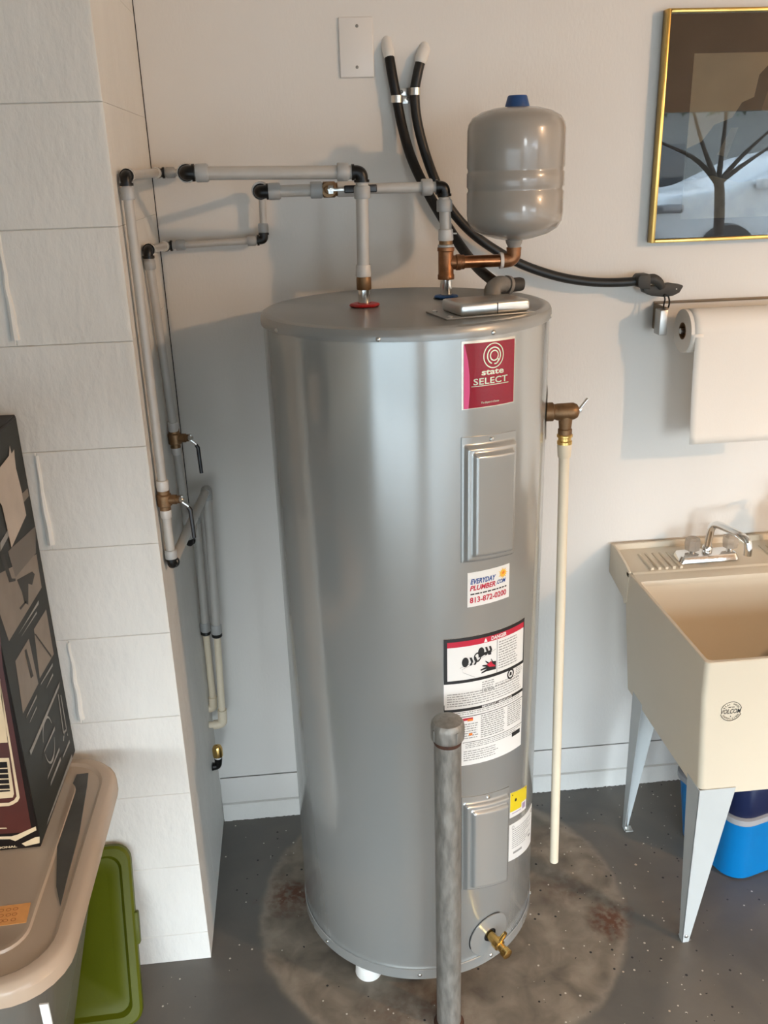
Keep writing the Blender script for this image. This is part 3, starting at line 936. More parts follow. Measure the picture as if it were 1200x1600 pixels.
tee.build('tee', TEEBR, CA, 'bronze tee')
MB().tube([(0.355, -0.30, ZB), (0.446, -0.30, ZB)], 0.0128, 20).build('pipe', COPPER, CA, 'bright copper pipe')
MB().tube([(0.438, -0.30, ZB), (0.445, -0.30, ZB)], [0.0170, 0.0160], 20).build('tape_wrap', TAPE, CA, 'white tape wrapped round the joint')
MB().tube([(0.442, -0.30, ZB), (0.452, -0.30, ZB), (0.462, -0.30, ZB + 0.002), (0.4675, -0.30, ZB + 0.009), (0.468, -0.30, ZB + 0.018), (0.468, -0.30, ZB + 0.026)], [0.0158, 0.0150, 0.0150, 0.0150, 0.0150, 0.0158], 20, smooth=3).build('elbow', TEEBR, CA, 'bronze elbow')


# ------------------------------------------------------------------ grey plastic water lines
def nut(p, d, root, r=0.0165, l=0.022):
    """ribbed compression nut centred on p"""
    p, d = Vector(p), Vector(d).normalized()
    mb = MB()
    mb.lathe([(r - 0.001, -l / 2), (r, -l / 2 + 0.002), (r, l / 2 - 0.003), (r - 0.002, l / 2)], p, d, 18)
    for k in range(9):
        pass
    return mb.build('nut', NUT, root)


def tub(pts, r, root, ma=PB, name='pipe', smooth=0, label=None):
    return MB().tube(pts, r, 16, smooth=smooth).build(name, ma, root, label)


def elbow(p, d0, d1, root, r=0.012, l=0.018):
    """black elbow: arms from p towards d0 and d1"""
    p, d0, d1 = Vector(p), Vector(d0).normalized(), Vector(d1).normalized()
    pts = [p + d0 * l, p + d0 * l * 0.55, p + (d0 + d1) * l * 0.16, p + d1 * l * 0.55, p + d1 * l]
    mb = MB().tube(pts, r, 16, smooth=4)
    mb.tube([p + d0 * (l - 0.002), p + d0 * (l + 0.003)], r + 0.0025, 16)
    mb.tube([p + d1 * (l - 0.002), p + d1 * (l + 0.003)], r + 0.0025, 16)
    return mb.build('elbow', BLK, root)


def ring(p, d, root, r=0.016, l=0.016):
    p, d = Vector(p), Vector(d).normalized()
    return MB().lathe([(r - 0.001, -l / 2), (r, -l / 2 + 0.002), (r, l / 2 - 0.002), (r - 0.001, l / 2)], p, d, 18).build('collar', CLEARR, root)


def valve(p, root, lever_len=0.062):
    p = Vector(p)
    mb = MB()
    mb.lathe([(0.0115, -0.022), (0.0115, -0.014), (0.0150, -0.012), (0.0150, 0.010), (0.0125, 0.013), (0.0125, 0.020)], p, (0, 0, 1), 20)
    mb.lathe([(0.0100, 0.008), (0.0100, 0.026), (0.0080, 0.027), (0.0080, 0.033)], p, (1, -0.25, 0.03), 18)
    v = mb.build('valve_body', BRASS, root, 'brown brass shut-off valve')
    q = p + Vector((0.032, -0.008, 0.001))
    mb = MB().lathe([(0.0058, 0.0), (0.0058, 0.006), (0.003, 0.007), (0.003, 0.011)], q, (1, -0.25, 0.03), 6)
    mb.tube([q + Vector((0.004, 0.0, 0.008)), q + Vector((0.004, 0, -0.006)), q + Vector((0.014, 0, -0.015)), q + Vector((0.0165, 0, -0.022))], 0.0032, 8)
    mb.build('lever_arm', STEEL, v)
    MB().tube([q + Vector((0.0145, 0, -0.017)), q + Vector((0.0185, 0, -0.024)), q + Vector((0.0205, -0.002, -0.024 - lever_len))], [0.0040, 0.0046, 0.0042], 10).build('lever_grip', BLADE, v, 'black vinyl lever grip')


X0, Y0 = 0.145, -0.371
hot = thing('hot_water_line', 'grey plastic water line rising from the red ring and running left to the block pier', 'pipe', (X0, Y0, 1.565))
MB().lathe([(0.0140, 1.5645), (0.0150, 1.566), (0.0150, 1.586), (0.0135, 1.5925)], (X0, Y0, 0), n=16).build('brass_adapter', BRASS, hot)
MB().lathe([(0.0150, 1.590), (0.0158, 1.592), (0.0146, 1.612), (0.0140, 1.613)], (X0, Y0, 0), n=20).build('adapter_sleeve', CLEARR, hot)
ZH = 1.7865
tub([(X0, Y0, 1.608), (X0 + 0.003, Y0, ZH - 0.02)], 0.0122, hot)
nut((X0 + 0.003, Y0, ZH - 0.037), (0, 0, 1), hot, 0.0160, 0.024)
elbow((X0 + 0.003, Y0, ZH), (0, 0, -1), (-1, 0, 0.0), hot, 0.0125, 0.016)
nut((X0 - 0.033, Y0, ZH + 0.001), (1, 0, 0), hot, 0.0170, 0.022)
LX = -0.186
tub([(X0 - 0.015, Y0, ZH), (LX + 0.01, Y0, ZH + 0.007)], 0.0125, hot)
nut((LX + 0.031, Y0, ZH + 0.007), (1, 0, 0), hot, 0.0170, 0.024)
elbow((LX, Y0, ZH + 0.008), (1, 0, 0), (0, 1, 0), hot, 0.0135, 0.014)
ring((LX, Y0 + 0.024, ZH + 0.008), (0, 1, 0), hot, 0.0185, 0.02)
tub([(LX, Y0 + 0.012, ZH + 0.008), (LX - 0.022, -0.05, ZH + 0.009)], 0.0085, hot)
elbow((LX - 0.022, -0.038, ZH + 0.0095), (0, -1, 0), (-1, 0, 0), hot, 0.0095, 0.012)
tub([(LX - 0.022, -0.038, ZH + 0.0095), (-0.27, -0.038, ZH + 0.010)], 0.0080, hot)
nut((-0.252, -0.038, ZH + 0.010), (1, 0, 0), hot, 0.0120, 0.020)
elbow((-0.280, -0.038, ZH + 0.010), (1, 0, 0), (0, -1, 0), hot, 0.0095, 0.012)
AX = -0.2835
AY = -0.462
ring((AX + 0.002, -0.062, ZH + 0.010), (0, 1, 0), hot, 0.0125, 0.018)
tub([(-0.281, -0.045, ZH + 0.010), (AX, AY + 0.01, ZH + 0.007)], 0.0088, hot)
ring((AX, AY + 0.028, ZH + 0.007), (0, 1, 0), hot, 0.0125, 0.022)
elbow((AX, AY, ZH + 0.006), (0, 1, 0), (0, 0, -1), hot, 0.0100, 0.014)
nut((AX, AY, ZH - 0.024), (0, 0, 1), hot, 0.0128, 0.022)
AV = 1.178
tub([(AX, AY, ZH), (AX, AY - 0.008, 1.04)], 0.0092, hot)
ring((AX, AY - 0.008, AV + 0.030), (0, 0, 1), hot, 0.0125, 0.022)
valve((AX, AY - 0.008, AV), hot, 0.060)
ring((AX, AY - 0.008, AV - 0.030), (0, 0, 1), hot, 0.0118, 0.018)
nut((AX, AY - 0.008, 1.058), (0, 0, 1), hot, 0.0128, 0.020)
elbow((AX, AY - 0.008, 1.033), (0, 0, 1), (0.1, 1, 0.05), hot, 0.0100, 0.014)
A2 = Vector((-0.240, -0.10, 1.066))
tub([(AX, AY - 0.002, 1.034), A2 + Vector((0, -0.006, 0))], 0.0105, hot)
elb = MB().tube([A2 + Vector((0, -0.02, -0.002)), A2, A2 + Vector((0.001, 0.006, -0.006)), A2 + Vector((0, 0.007, -0.026))], 0.0128, 16, smooth=4).build('bend', NUT, hot)
tub([A2 + Vector((0, 0.006, -0.012)), (-0.2515, -0.094, 0.668)], 0.0112, hot)
nut((-0.2513, -0.094, 0.682), (0, 0, 1), hot, 0.0140, 0.026)
MB().lathe([(0.0120, 0.659), (0.0138, 0.661), (0.0138, 0.668), (0.012, 0.670)], (-0.2515, -0.094, 0), n=18).build('seal_ring', BLK, hot)
tub([(-0.2515, -0.094, 0.662), (-0.2590, -0.094, 0.435)], 0.0092, hot, CPVC, label='cream plastic pipe')
c2 = Vector((-0.2600, -0.094, 0.392))
MB().tube([c2 + Vector((0.001, 0, 0.045)), c2 + Vector((0, 0, 0.018)), c2 + Vector((-0.003, 0, 0.004)), c2 + Vector((-0.016, 0, 0)), c2 + Vector((-0.026, 0, 0))], 0.0125, 16, smooth=4).build('cream_elbow', CPVC, hot, 'cream plastic elbow')
tub([c2 + Vector((-0.026, 0, 0)), (PX + 0.001, -0.094, 0.392)], 0.0092, hot, CPVC)

X1, Y1, ZC = 0.3215, -0.300, 1.7530
cold = thing('cold_water_line', 'grey plastic water line with ball valve rising from the bronze tee and running left', 'pipe', (0.324, Y1, 1.6355))
MB().lathe([(0.0165, 1.6355), (0.0165, 1.640), (0.0150, 1.6405)], (0.324, Y1, 0), n=20).build('washer', NUT, cold)
MB().lathe([(0.0142, 1.640), (0.0142, 1.648)], (0.324, Y1, 0), n=20).build('brass_adapter', BRASS, cold)
MB().lathe([(0.0150, 1.648), (0.0160, 1.650), (0.0150, 1.670), (0.0130, 1.671)], (0.324, Y1, 0), n=20).build('adapter_sleeve', CLEARR, cold)
MB().box(0.336, Y1 - 0.004, 1.660, 0.347, Y1 + 0.004, 1.663, 0.001).build('sleeve_tab', CLEARR, cold)
tub([(0.324, Y1, 1.668), (X1, Y1, ZC - 0.02)], 0.0122, cold)
nut((X1, Y1, ZC - 0.036), (0, 0, 1), cold, 0.0160, 0.024)
elbow((X1, Y1, ZC), (0, 0, -1), (-1, 0, 0), cold, 0.0120, 0.015)
nut((X1 - 0.036, Y1, ZC + 0.0005), (1, 0, 0), cold, 0.0165, 0.022)
tub([(X1 - 0.015, Y1, ZC), (0.118, Y1, ZC + 0.002)], 0.0105, cold)
mb = MB()
mb.lathe([(0.0110, 0.0), (0.0155, 0.002), (0.0155, 0.024), (0.0130, 0.027), (0.0130, 0.032)], (0.074, Y1, ZC + 0.002), (1, 0, 0), 20)
mb.lathe([(0.0145, 0.0), (0.0145, 0.014), (0.0085, 0.0145), (0.0085, 0.020), (0.0065, 0.022)], (0.086, Y1, ZC + 0.002), (0, -1, 0), 18)
vb_ = mb.build('valve_body', BRASS, cold, 'brown brass ball valve')
MB().lathe([(0.0145, 0.0), (0.0150, 0.002), (0.0150, 0.032), (0.0120, 0.036)], (0.104, Y1, ZC + 0.002), (1, 0, 0), 20).build('union_sleeve', CLEARR, vb_)
mb = MB()
mb.box(0.0845, Y1 - 0.026, ZC - 0.006, 0.0945, Y1 - 0.023, ZC + 0.010, 0.001)
mb.lathe([(0.0065, 0), (0.0065, 0.006), (0.003, 0.007), (0.003, 0.010)], (0.089, Y1 - 0.026, ZC + 0.003), (0, -1, 0), 6)
mb.box(0.093, Y1 - 0.0255, ZC - 0.001, 0.118, Y1 - 0.0232, ZC + 0.005, 0.0008)
mb.build('lever_arm', STEEL, vb_)
gr = MB().box(0.116, Y1 - 0.0275, ZC - 0.0055, 0.182, Y1 - 0.0215, ZC + 0.0095, 0.0028, 3).build('lever_grip', BLADE, vb_, 'black vinyl lever grip with faint lettering')
tub([(0.078, Y1, ZC + 0.002), (-0.04, Y1, ZC + 0.002)], 0.0118, cold)
nut((0.062, Y1, ZC + 0.002), (1, 0, 0), cold, 0.0165, 0.024)
CX = -0.050
nut((CX + 0.028, Y1, ZC + 0.002), (1, 0, 0), cold, 0.0165, 0.024)
elbow((CX, Y1, ZC + 0.002), (1, 0, 0), (0, 1, 0), cold, 0.0130, 0.014)
ring((CX, Y1 + 0.026, ZC + 0.004), (0, 1, 0), cold, 0.0180, 0.026)
tub([(CX, Y1 + 0.012, ZC + 0.002), (CX - 0.003, -0.05, ZC - 0.001)], 0.0088, cold)
elbow((CX - 0.003, -0.040, ZC - 0.001), (0, -1, 0), (0, 0, -1), cold, 0.0100, 0.013)
tub([(CX - 0.003, -0.04, ZC - 0.001), (CX - 0.006, -0.04, 1.650)], 0.0082, cold)
nut((CX - 0.006, -0.04, 1.672), (0, 0, 1), cold, 0.0120, 0.020)
elbow((CX - 0.006, -0.04, 1.645), (0, 0, 1), (-1, 0, 0), cold, 0.0095, 0.013)
nut((CX - 0.034, -0.04, 1.6445), (1, 0, 0), cold, 0.0120, 0.020)
tub([(CX - 0.01, -0.04, 1.645), (-0.272, -0.04, 1.640)], 0.0078, cold)
nut((-0.246, -0.04, 1.6405), (1, 0, 0), cold, 0.0120, 0.022)
elbow((-0.280, -0.038, 1.640), (1, 0, 0), (0, -1, 0), cold, 0.0095, 0.012)
BXT = Vector((-0.2855, -0.285, 1.650))
ring((-0.2815, -0.06, 1.641), (0, 1, 0), cold, 0.0118, 0.018)
tub([(-0.281, -0.045, 1.640), BXT + Vector((0, 0.01, 0))], 0.0085, cold)
ring(BXT + Vector((0, 0.028, 0)), (0, 1, 0), cold, 0.0118, 0.02)
elbow(BXT, (0, 1, 0), (0, 0, -1), cold, 0.0098, 0.013)
BXB = Vector((-0.2838, -0.172, 0.958))
dB = (BXT - BXB).normalized()
nut(BXT - dB * 0.028, dB, cold, 0.0120, 0.020)
tub([BXT - dB * 0.01, BXB + dB * 0.008], 0.0092, cold)
tv = (1.235 - BXB.z) / dB.z
bv = BXB + dB * tv
ring(bv + dB * 0.030, dB, cold, 0.0120, 0.022)
valve(bv, cold, 0.060)
ring(bv - dB * 0.030, dB, cold, 0.0115, 0.018)
nut(BXB + dB * 0.026, dB, cold, 0.0126, 0.020)
elbow(BXB, dB, (0.05, 1, 0.2), cold, 0.0100, 0.013)
B2 = Vector((-0.2775, -0.058, 0.990))
tub([BXB + Vector((0, 0.008, 0.002)), B2 + Vector((0, -0.01, -0.002))], 0.0100, cold)
MB().tube([B2 + Vector((0, -0.022, -0.004)), B2, B2 + Vector((0, 0.006, -0.006)), B2 + Vector((0, 0.007, -0.026))], 0.0122, 16, smooth=4).build('bend', NUT, cold)
tub([B2 + Vector((0, 0.006, -0.012)), (-0.2850, -0.05, 0.655)], 0.0105, cold)
nut((-0.2848, -0.05, 0.668), (0, 0, 1), cold, 0.0135, 0.026)
MB().lathe([(0.0118, 0.645), (0.0134, 0.647), (0.0134, 0.654), (0.012, 0.656)], (-0.2851, -0.05, 0), n=18).build('seal_ring', BLK, cold)
tub([(-0.2851, -0.05, 0.648), (-0.2860, -0.05, 0.440)], 0.0090, cold, CPVC, label='cream plastic pipe')
MB().tube([(-0.2860, -0.05, 0.452), (-0.2862, -0.05, 0.432), (-0.288, -0.05, 0.420), (-0.300, -0.05, 0.417)], 0.0118, 16, smooth=4).build('cream_elbow', CPVC, cold, 'cream plastic elbow')

# capped stub low on the pier
cs = thing('capped_pipe_stub', 'short black elbow stub with brass cap low on the block pier', 'pipe', (-0.285, -0.12, 0.27))
MB().tube([(PX + 0.001, -0.12, 0.276), (-0.294, -0.12, 0.276), (-0.284, -0.12, 0.278), (-0.2805, -0.12, 0.290), (-0.280, -0.12, 0.302)], [0.012, 0.0105, 0.010, 0.010, 0.011], 14, smooth=3).build('elbow', BLK, cs)
MB().lathe([(0.0098, 0.300), (0.0098, 0.310)], (-0.280, -0.12, 0), n=16).build('washer', TAPE, cs)
MB().lathe([(0.0135, 0.309), (0.0140, 0.312), (0.0140, 0.332), (0.011, 0.339), (0.004, 0.342)], (-0.280, -0.12, 0), n=20).build('brass_cap', BBRASS, cs, 'bright brass cap')

# ------------------------------------------------------------------ discharge pipe
dtop = vc + Vector((0.0, 0.0, -0.050))
dbot = at(865.5, 1345, 1, -0.41)
D = thing('discharge_pipe', 'long cream plastic discharge pipe hanging beside the heater from the brass valve', 'pipe', tuple(dbot))
dd = (dbot - dtop).normalized()
MB().lathe([(0.0150, -0.002), (0.0168, 0.0), (0.0168, 0.004), (0.0140, 0.006), (0.0140, 0.012), (0.0160, 0.014), (0.0160, 0.020)], dtop, dd, 22).build('brass_adapter', BBRASS, D, 'bright brass threaded adapter')
MB().lathe([(0.0150, 0.018), (0.0156, 0.022), (0.0140, 0.048), (0.0132, 0.050)], dtop, dd, 22).build('socket', CPVC, D)
MB().tube([dtop + dd * 0.045, dbot], 0.0112, 20).build('pipe', CPVC, D)

# ------------------------------------------------------------------ hoses on the wall


def hose(name, label, pxs, ys, r, ma, cat='hose'):
    pts = [at(a, b_, 1, y) for (a, b_), y in zip(pxs, ys)]
    t = thing(name, label, cat, tuple(pts[0]))
    MB().tube(pts, r, 16, smooth=8).build('tube', ma, t)
    return t, pts


h1, p1 = hose('insulated_hose', 'left black insulated hose curving from the wall down to the heater lid', [(604, 68), (607, 82), (613, 118), (620, 155), (629, 200), (644, 250), (668, 300), (694, 345), (722, 388), (748, 420), (772, 440)],
             [0.004, -0.012, -0.020, -0.020, -0.026, -0.045, -0.080, -0.125, -0.185, -0.26, -0.345], 0.0112, HOSE)
h2, p2 = hose('insulated_hose', 'right black insulated hose running behind the expansion tank to the dark plug', [(662, 78), (658, 92), (652, 118), (648, 148), (653, 195), (668, 250), (687, 297), (712, 337), (746, 371), (790, 400), (830, 419), (880, 434), (930, 441), (975, 441), (1002, 438)],
             [0.004, -0.012, -0.020, -0.020, -0.024, -0.030, -0.034, -0.036, -0.038, -0.040, -0.042, -0.044, -0.046, -0.048, -0.050], 0.0110, CABLE)
for t, p, rr in ((h1, p1, 0.0128), (h2, p2, 0.0140)):
    q0 = p[0] + Vector((0, 0.0, 0.006))
    MB().tube([q0 + Vector((0, 0.006, 0.006)), p[0] + Vector((0, -0.002, 0)), p[1], p[1] * 0.75 + p[2] * 0.25], [rr * 0.75, rr, rr * 1.02, rr * 0.88], 14, smooth=4).build('painted_end', WALL, t, 'wall-paint smeared over the end of the hose')
for t, px_, side, lab in ((h1, (620, 155), 1, 'shiny metal pipe strap round the left black hose'), (h2, (648, 143), -1, 'shiny metal pipe strap round the right black hose')):
    c = at(px_[0], px_[1], 1, -0.020)
    st = thing('pipe_strap', lab, 'strap', tuple(c), 'pipe straps on the black hoses')
    mb = MB()
    n = 14
    vs, fs = [], []
    for k in range(n + 1):
        a = R(-8 - 164 * k / n)
        for dz in (-0.0075, 0.0075):
            for q in (0.0120, 0.0134):
                vs.append(c + Vector((q * math.cos(a), q * math.sin(a) , dz)))
    for k in range(n):
        a, b_ = 4 * k, 4 * k + 4
        fs += [(a, a + 1, b_ + 1, b_), (a + 2, b_ + 2, b_ + 3, a + 3), (a + 1, a + 3, b_ + 3, b_ + 1), (a, b_, b_ + 2, a + 2)]
    mb.add(vs, fs)
    mb.build('band', STEEL, st)
    xa = c.x + side * 0.012
    tb = MB().box(min(xa, xa + side * 0.026), -0.003, c.z - 0.009, max(xa, xa + side * 0.026), -0.0006, c.z + 0.009, 0.0008).build('tab', STEEL, st)
    MB().lathe([(0.0042, 0.0), (0.0042, 0.001), (0.002, 0.003)], (xa + side * 0.016, -0.003, c.z + 0.001), (0, -1, 0), 10).build('screw', GALV, tb)

# dark angled plug
pc = at(1000, 440, 1, -0.052)
PG = thing('angled_plug', 'dark grey angled plug at the right end of the hose, above the paper towel', 'plug', tuple(pc))


def pxpoly(pts, y):
    return [(p.x, p.z) for p in (at(a, b_, 1, y) for a, b_ in pts)]


XZ = lambda u, v, h: (u, h, v)
MB().prism(pxpoly([(992, 433), (996, 428), (1012, 427), (1012, 451), (996, 449), (992, 446)], -0.05), XZ, -0.072, -0.030, 0.003).build('plug_body', PLUGM, PG)
MB().tube([at(1008, 437, 1, -0.055), at(1021, 436, 1, -0.057), at(1030, 442, 1, -0.057), at(1034, 450, 1, -0.055)], [0.011, 0.0125, 0.011, 0.008], 14, smooth=5).build('cable_bend', PLUGM, PG)
fp = MB().prism(pxpoly([(1001, 449), (1012, 446), (1032, 443), (1045, 441.5), (1062, 444), (1064, 446), (1058, 456), (1048, 461), (1034, 463), (1014, 461), (1003, 456)], -0.04), XZ, -0.056, -0.032, 0.002).build('plug_flange', PLUGM, PG)
mb = MB().lathe([(0.0016, 0), (0.0016, 0.001)], at(1057, 451.5, 1, -0.0565), (0, -1, 0), 8); mb.build('flange_hole', WHITEL, fp)

# paper towel, its holder, the cord loop
RX0, RY, RZ, RR = 0.944, -0.088, 1.3985, 0.0525
RX0_, RY_, RZ_ = RX0, RY, RZ
HO = thing('paper_towel_holder', 'wall-mounted paper towel holder with a shiny metal end block', 'holder', (0.925, 0.0, RZ))
ha = at(1030, 484, 1, -0.075); hb = at(1050, 522, 1, -0.075)
MB().box(ha.x, -0.085, hb.z, ha.x + 0.020, -0.050, ha.z, 0.002).build('end_block', mat('grey_metal_block', (0.34, 0.33, 0.31), 0.35, metal=0.9), HO, 'shiny metal end block')
MB().box(ha.x + 0.014, -0.075, hb.z + 0.004, ha.x + 0.024, -0.001, ha.z + 0.004, 0.002).build('arm', DBRN, HO, 'brown arm')
MB().tube([(RX0_ - 0.006, RY_, RZ_), (1.30, RY_, RZ_)], 0.007, 12).build('rod', STEEL, HO)
MB().box(ha.x + 0.014, -0.005, 1.4535, 1.32, -0.0005, 1.4600, 0.001).build('shadow_bar', DBRN, HO, 'thin dark brown bar drawing the shadow line along the wall')  # bar kept thin and brown to paint the shadow line behind the roll
MB().box(1.285, -0.085, 1.37, 1.297, -0.001, 1.44, 0.002).build('arm', DBRN, HO)
PT = thing('paper_towel_roll', 'white paper towel roll with a long sheet hanging down', 'paper towel', (1.08, RY, RZ))
RX1 = 1.235
mb = MB()
nn = 48
loops = []
for (x, r_) in ((RX0, 0.0195), (RX0, RR), (RX1, RR), (RX1, 0.0195)):
    loops.append([(x, RY + r_ * math.cos(2 * math.pi * k / nn), RZ + r_ * math.sin(2 * math.pi * k / nn)) for k in range(nn)])
loft(mb, loops, False, False)
mb.build('roll', PAPER, PT)
mb = MB()
loops = []
for (x, r_) in ((RX0 + 0.001, 0.0205), (RX0 - 0.0005, 0.0205), (RX0 - 0.0005, 0.0175), (RX1, 0.0175)):
    loops.append([(x, RY + r_ * math.cos(2 * math.pi * k / nn), RZ + r_ * math.sin(2 * math.pi * k / nn)) for k in range(nn)])
loft(mb, loops, False, False)
mb.build('cardboard_core', CARD, PT, 'brown cardboard core')
sheet = []
for k in range(18):
    a = R(90 + 90 * k / 17)
    sheet.append((RY + (RR + 0.0012) * math.cos(a), RZ + (RR + 0.0012) * math.sin(a)))
zbot = 1.124
for k in range(1, 15):
    t = k / 14
    sheet.append((RY - RR - 0.0012 + 0.004 * math.sin(t * 3.0) - 0.003 * t, RZ + (zbot - RZ) * t))
mb = MB()
ns = len(sheet) - 1
shL = lambda z: RX0 + 0.0095 + 0.027 * max(0, (RZ - z)) / 0.27 * 0.35
mb.grid(lambda u, v: ((shL(sheet[round(v * ns)][1]) * (1 - u) + RX1 * u), sheet[round(v * ns)][0] + 0.0016 * math.sin(u * 9) * max(0, v - 0.55), sheet[round(v * ns)][1]), 16, ns)
shm = mb.build('hanging_sheet', PAPER, PT)
sm = shm.modifiers.new('thickness', 'SOLIDIFY'); sm.thickness = 0.0006
# flap of the second ply tucked under the roll
mb = MB()
fl = [(RY + (RR + 0.001) * math.cos(R(a)), RZ + (RR + 0.001) * math.sin(R(a))) for a in range(180, 236, 6)]
fl += [(fl[-1][0] - 0.004, 1.352)]
mb.grid(lambda u, v: (RX0 + 0.0005 + (0.03) * u, fl[round(v * (len(fl) - 1))][0], fl[round(v * (len(fl) - 1))][1]), 2, len(fl) - 1)
fo = mb.build('loose_flap', PAPER, PT)
sm = fo.modifiers.new('thickness', 'SOLIDIFY'); sm.thickness = 0.0006
cl = [at(a, b_, 1, y) for a, b_, y in ((1038, 487, -0.068), (1037, 478, -0.064), (1039, 468, -0.06), (1038, 461, -0.058), (1044, 463, -0.058), (1046, 472, -0.062), (1044, 481, -0.066), (1040, 487, -0.068))]
tag(MB().tube(cl, 0.0021, 8, smooth=5).build('cord_loop', BLK), 'thin black cord loop tying the dark plug to the towel holder', 'cord')

# ------------------------------------------------------------------ blank wall plate
WPc = [at(a, b_, 1, -0.004) for a, b_ in ((529.5, 121), (583.5, 122.5), (584.5, 27), (530, 25))]
wx0, wx1 = (WPc[0].x + WPc[3].x) / 2, (WPc[1].x + WPc[2].x) / 2
wz0, wz1 = (WPc[0].z + WPc[1].z) / 2, (WPc[2].z + WPc[3].z) / 2
WP = thing('wall_plate', 'blank ivory cover plate with two screws on the upper back wall', 'wall plate', ((wx0 + wx1) / 2, 0, wz0))
MB().box(wx0, -0.0055, wz0, wx1, 0.0, wz1, 0.003, 3).build('plate', PLATE, WP)
for (a, b_) in ((557.5, 40.5), (558, 105)):
    c = at(a, b_, 1, -0.0055)
    s_ = MB().lathe([(0.0036, 0.0), (0.0034, 0.0008), (0.002, 0.0012)], c, (0, -1, 0), 14).build('screw', GALV, WP, 'grey screw head')

# ------------------------------------------------------------------ framed picture
FX0, FX1, FZ0, FZ1 = 0.872, 1.372, 1.603, 2.106
PF = thing('framed_picture', 'gold framed sepia picture behind glass on the back wall', 'picture', ((FX0 + FX1) / 2, 0, FZ0))
fw = 0.0085
for (a, b_, c, d) in ((FX0, FZ0, FX0 + fw, FZ1), (FX1 - fw, FZ0, FX1, FZ1), (FX0 + fw, FZ0, FX1 - fw, FZ0 + fw), (FX0 + fw, FZ1 - fw, FX1 - fw, FZ1)):
    MB().box(a, -0.030, b_, c, -0.001, d, 0.002, 2).build('frame_bar', GOLD, PF)
MB().box(FX0 + fw - 0.002, -0.0125, FZ0 + fw - 0.002, FX1 - fw + 0.002, -0.009, FZ1 - fw + 0.002).build('mat_board', MAT_, PF)
c0 = at(1068, 346, 1, -0.0135); c1 = at(1086, 79, 1, -0.0135)
ix0, iz0, iz1 = 0.948, 1.655, 2.016
ix1 = FX1 - (ix0 - FX0)
P = flat_patch((ix0, -0.0126, iz0), (ix1 - ix0, 0, 0), (0, 0, iz1 - iz0))
pr_ = P.sheet(MB(), 0.0006, 1, 1).build('print', SEPIA, PF, 'sepia print of a dark rocky desert scene')
mb = MB()
P.poly(mb, [(0, 0), (1, 0), (1, 0.50), (0.93, 0.57), (0.84, 0.60), (0.80, 0.70), (0.72, 0.73), (0.70, 0.86), (0.66, 0.92), (0.52, 0.93), (0.46, 0.87), (0.44, 0.74), (0.36, 0.71), (0.30, 0.62), (0.18, 0.58), (0.10, 0.48), (0.0, 0.44)], 0.0008)
mb.build('dark_butte', SEPD, pr_)
mb = MB()
P.poly(mb, [(0, 0), (1, 0), (1, 0.20), (0.7, 0.26), (0.4, 0.22), (0.2, 0.27), (0, 0.24)], 0.0010)
P.poly(mb, [(0.50, 0.66), (0.56, 0.88), (0.60, 0.88), (0.57, 0.64)], 0.0010)
P.poly(mb, [(0.22, 0.40), (0.30, 0.56), (0.35, 0.56), (0.29, 0.38)], 0.0010)
P.poly(mb, [(0.66, 0.42), (0.72, 0.62), (0.78, 0.60), (0.75, 0.40)], 0.0010)
mb.build('lighter_rock', SEPM, pr_)
MB().box(FX0 + fw - 0.001, -0.0205, FZ0 + fw - 0.001, FX1 - fw + 0.001, -0.0185, FZ1 - fw + 0.001).build('glass', GLASS, PF, 'reflecting glass pane')

# ------------------------------------------------------------------ laundry sink
SX0, SX1 = 0.826, 1.410
SK = thing('laundry_sink', 'cream plastic laundry sink on pale metal legs against the back wall', 'sink', ((SX0 + SX1) / 2, -0.3, 0.0))
ZR = 0.788
b = bmesh.new()


def ringv(x0, y0, x1, y1, z, r, n=4):
    return [(x, y, z) for x, y in rrect(x0, y0, x1, y1, r, n)]


mb = MB()
loft(mb, [ringv(SX0 + 0.030, -0.602, SX1 - 0.030, -0.145, 0.430, 0.012), ringv(SX0 + 0.024, -0.608, SX1 - 0.024, -0.138, 0.434, 0.014),
          ringv(SX0 + 0.003, -0.617, SX1 - 0.003, -0.132, 0.70, 0.012), ringv(SX0 + 0.002, -0.618, SX1 - 0.002, -0.130, ZR - 0.014, 0.012), ringv(SX0, -0.622, SX1, -0.130, ZR - 0.012, 0.012),
          ringv(SX0, -0.622, SX1, -0.130, ZR - 0.002, 0.012), ringv(SX0 + 0.002, -0.620, SX1 - 0.002, -0.132, ZR, 0.011), ringv(SX0 + 0.009, -0.612, SX1 - 0.009, -0.208, ZR, 0.012),
          ringv(SX0 + 0.011, -0.610, SX1 - 0.011, -0.211, ZR - 0.003, 0.012), ringv(SX0 + 0.034, -0.588, SX1 - 0.034, -0.250, 0.458, 0.03), ringv(SX0 + 0.05, -0.57, SX1 - 0.05, -0.27, 0.446, 0.03)], True, True)
YZ = [(-0.012, 0.812), (-0.022, 0.812), (-0.026, 0.797), (-0.165, 0.7925), (-0.172, 0.789), (-0.212, 0.788), (-0.2125, 0.770), (-0.136, 0.690), (-0.126, 0.704), (-0.012, 0.728)]
mb.prism(YZ, lambda u, v, h: (h, u, v), SX0 + 0.0065, SX1 - 0.0065, 0.0012, 2)
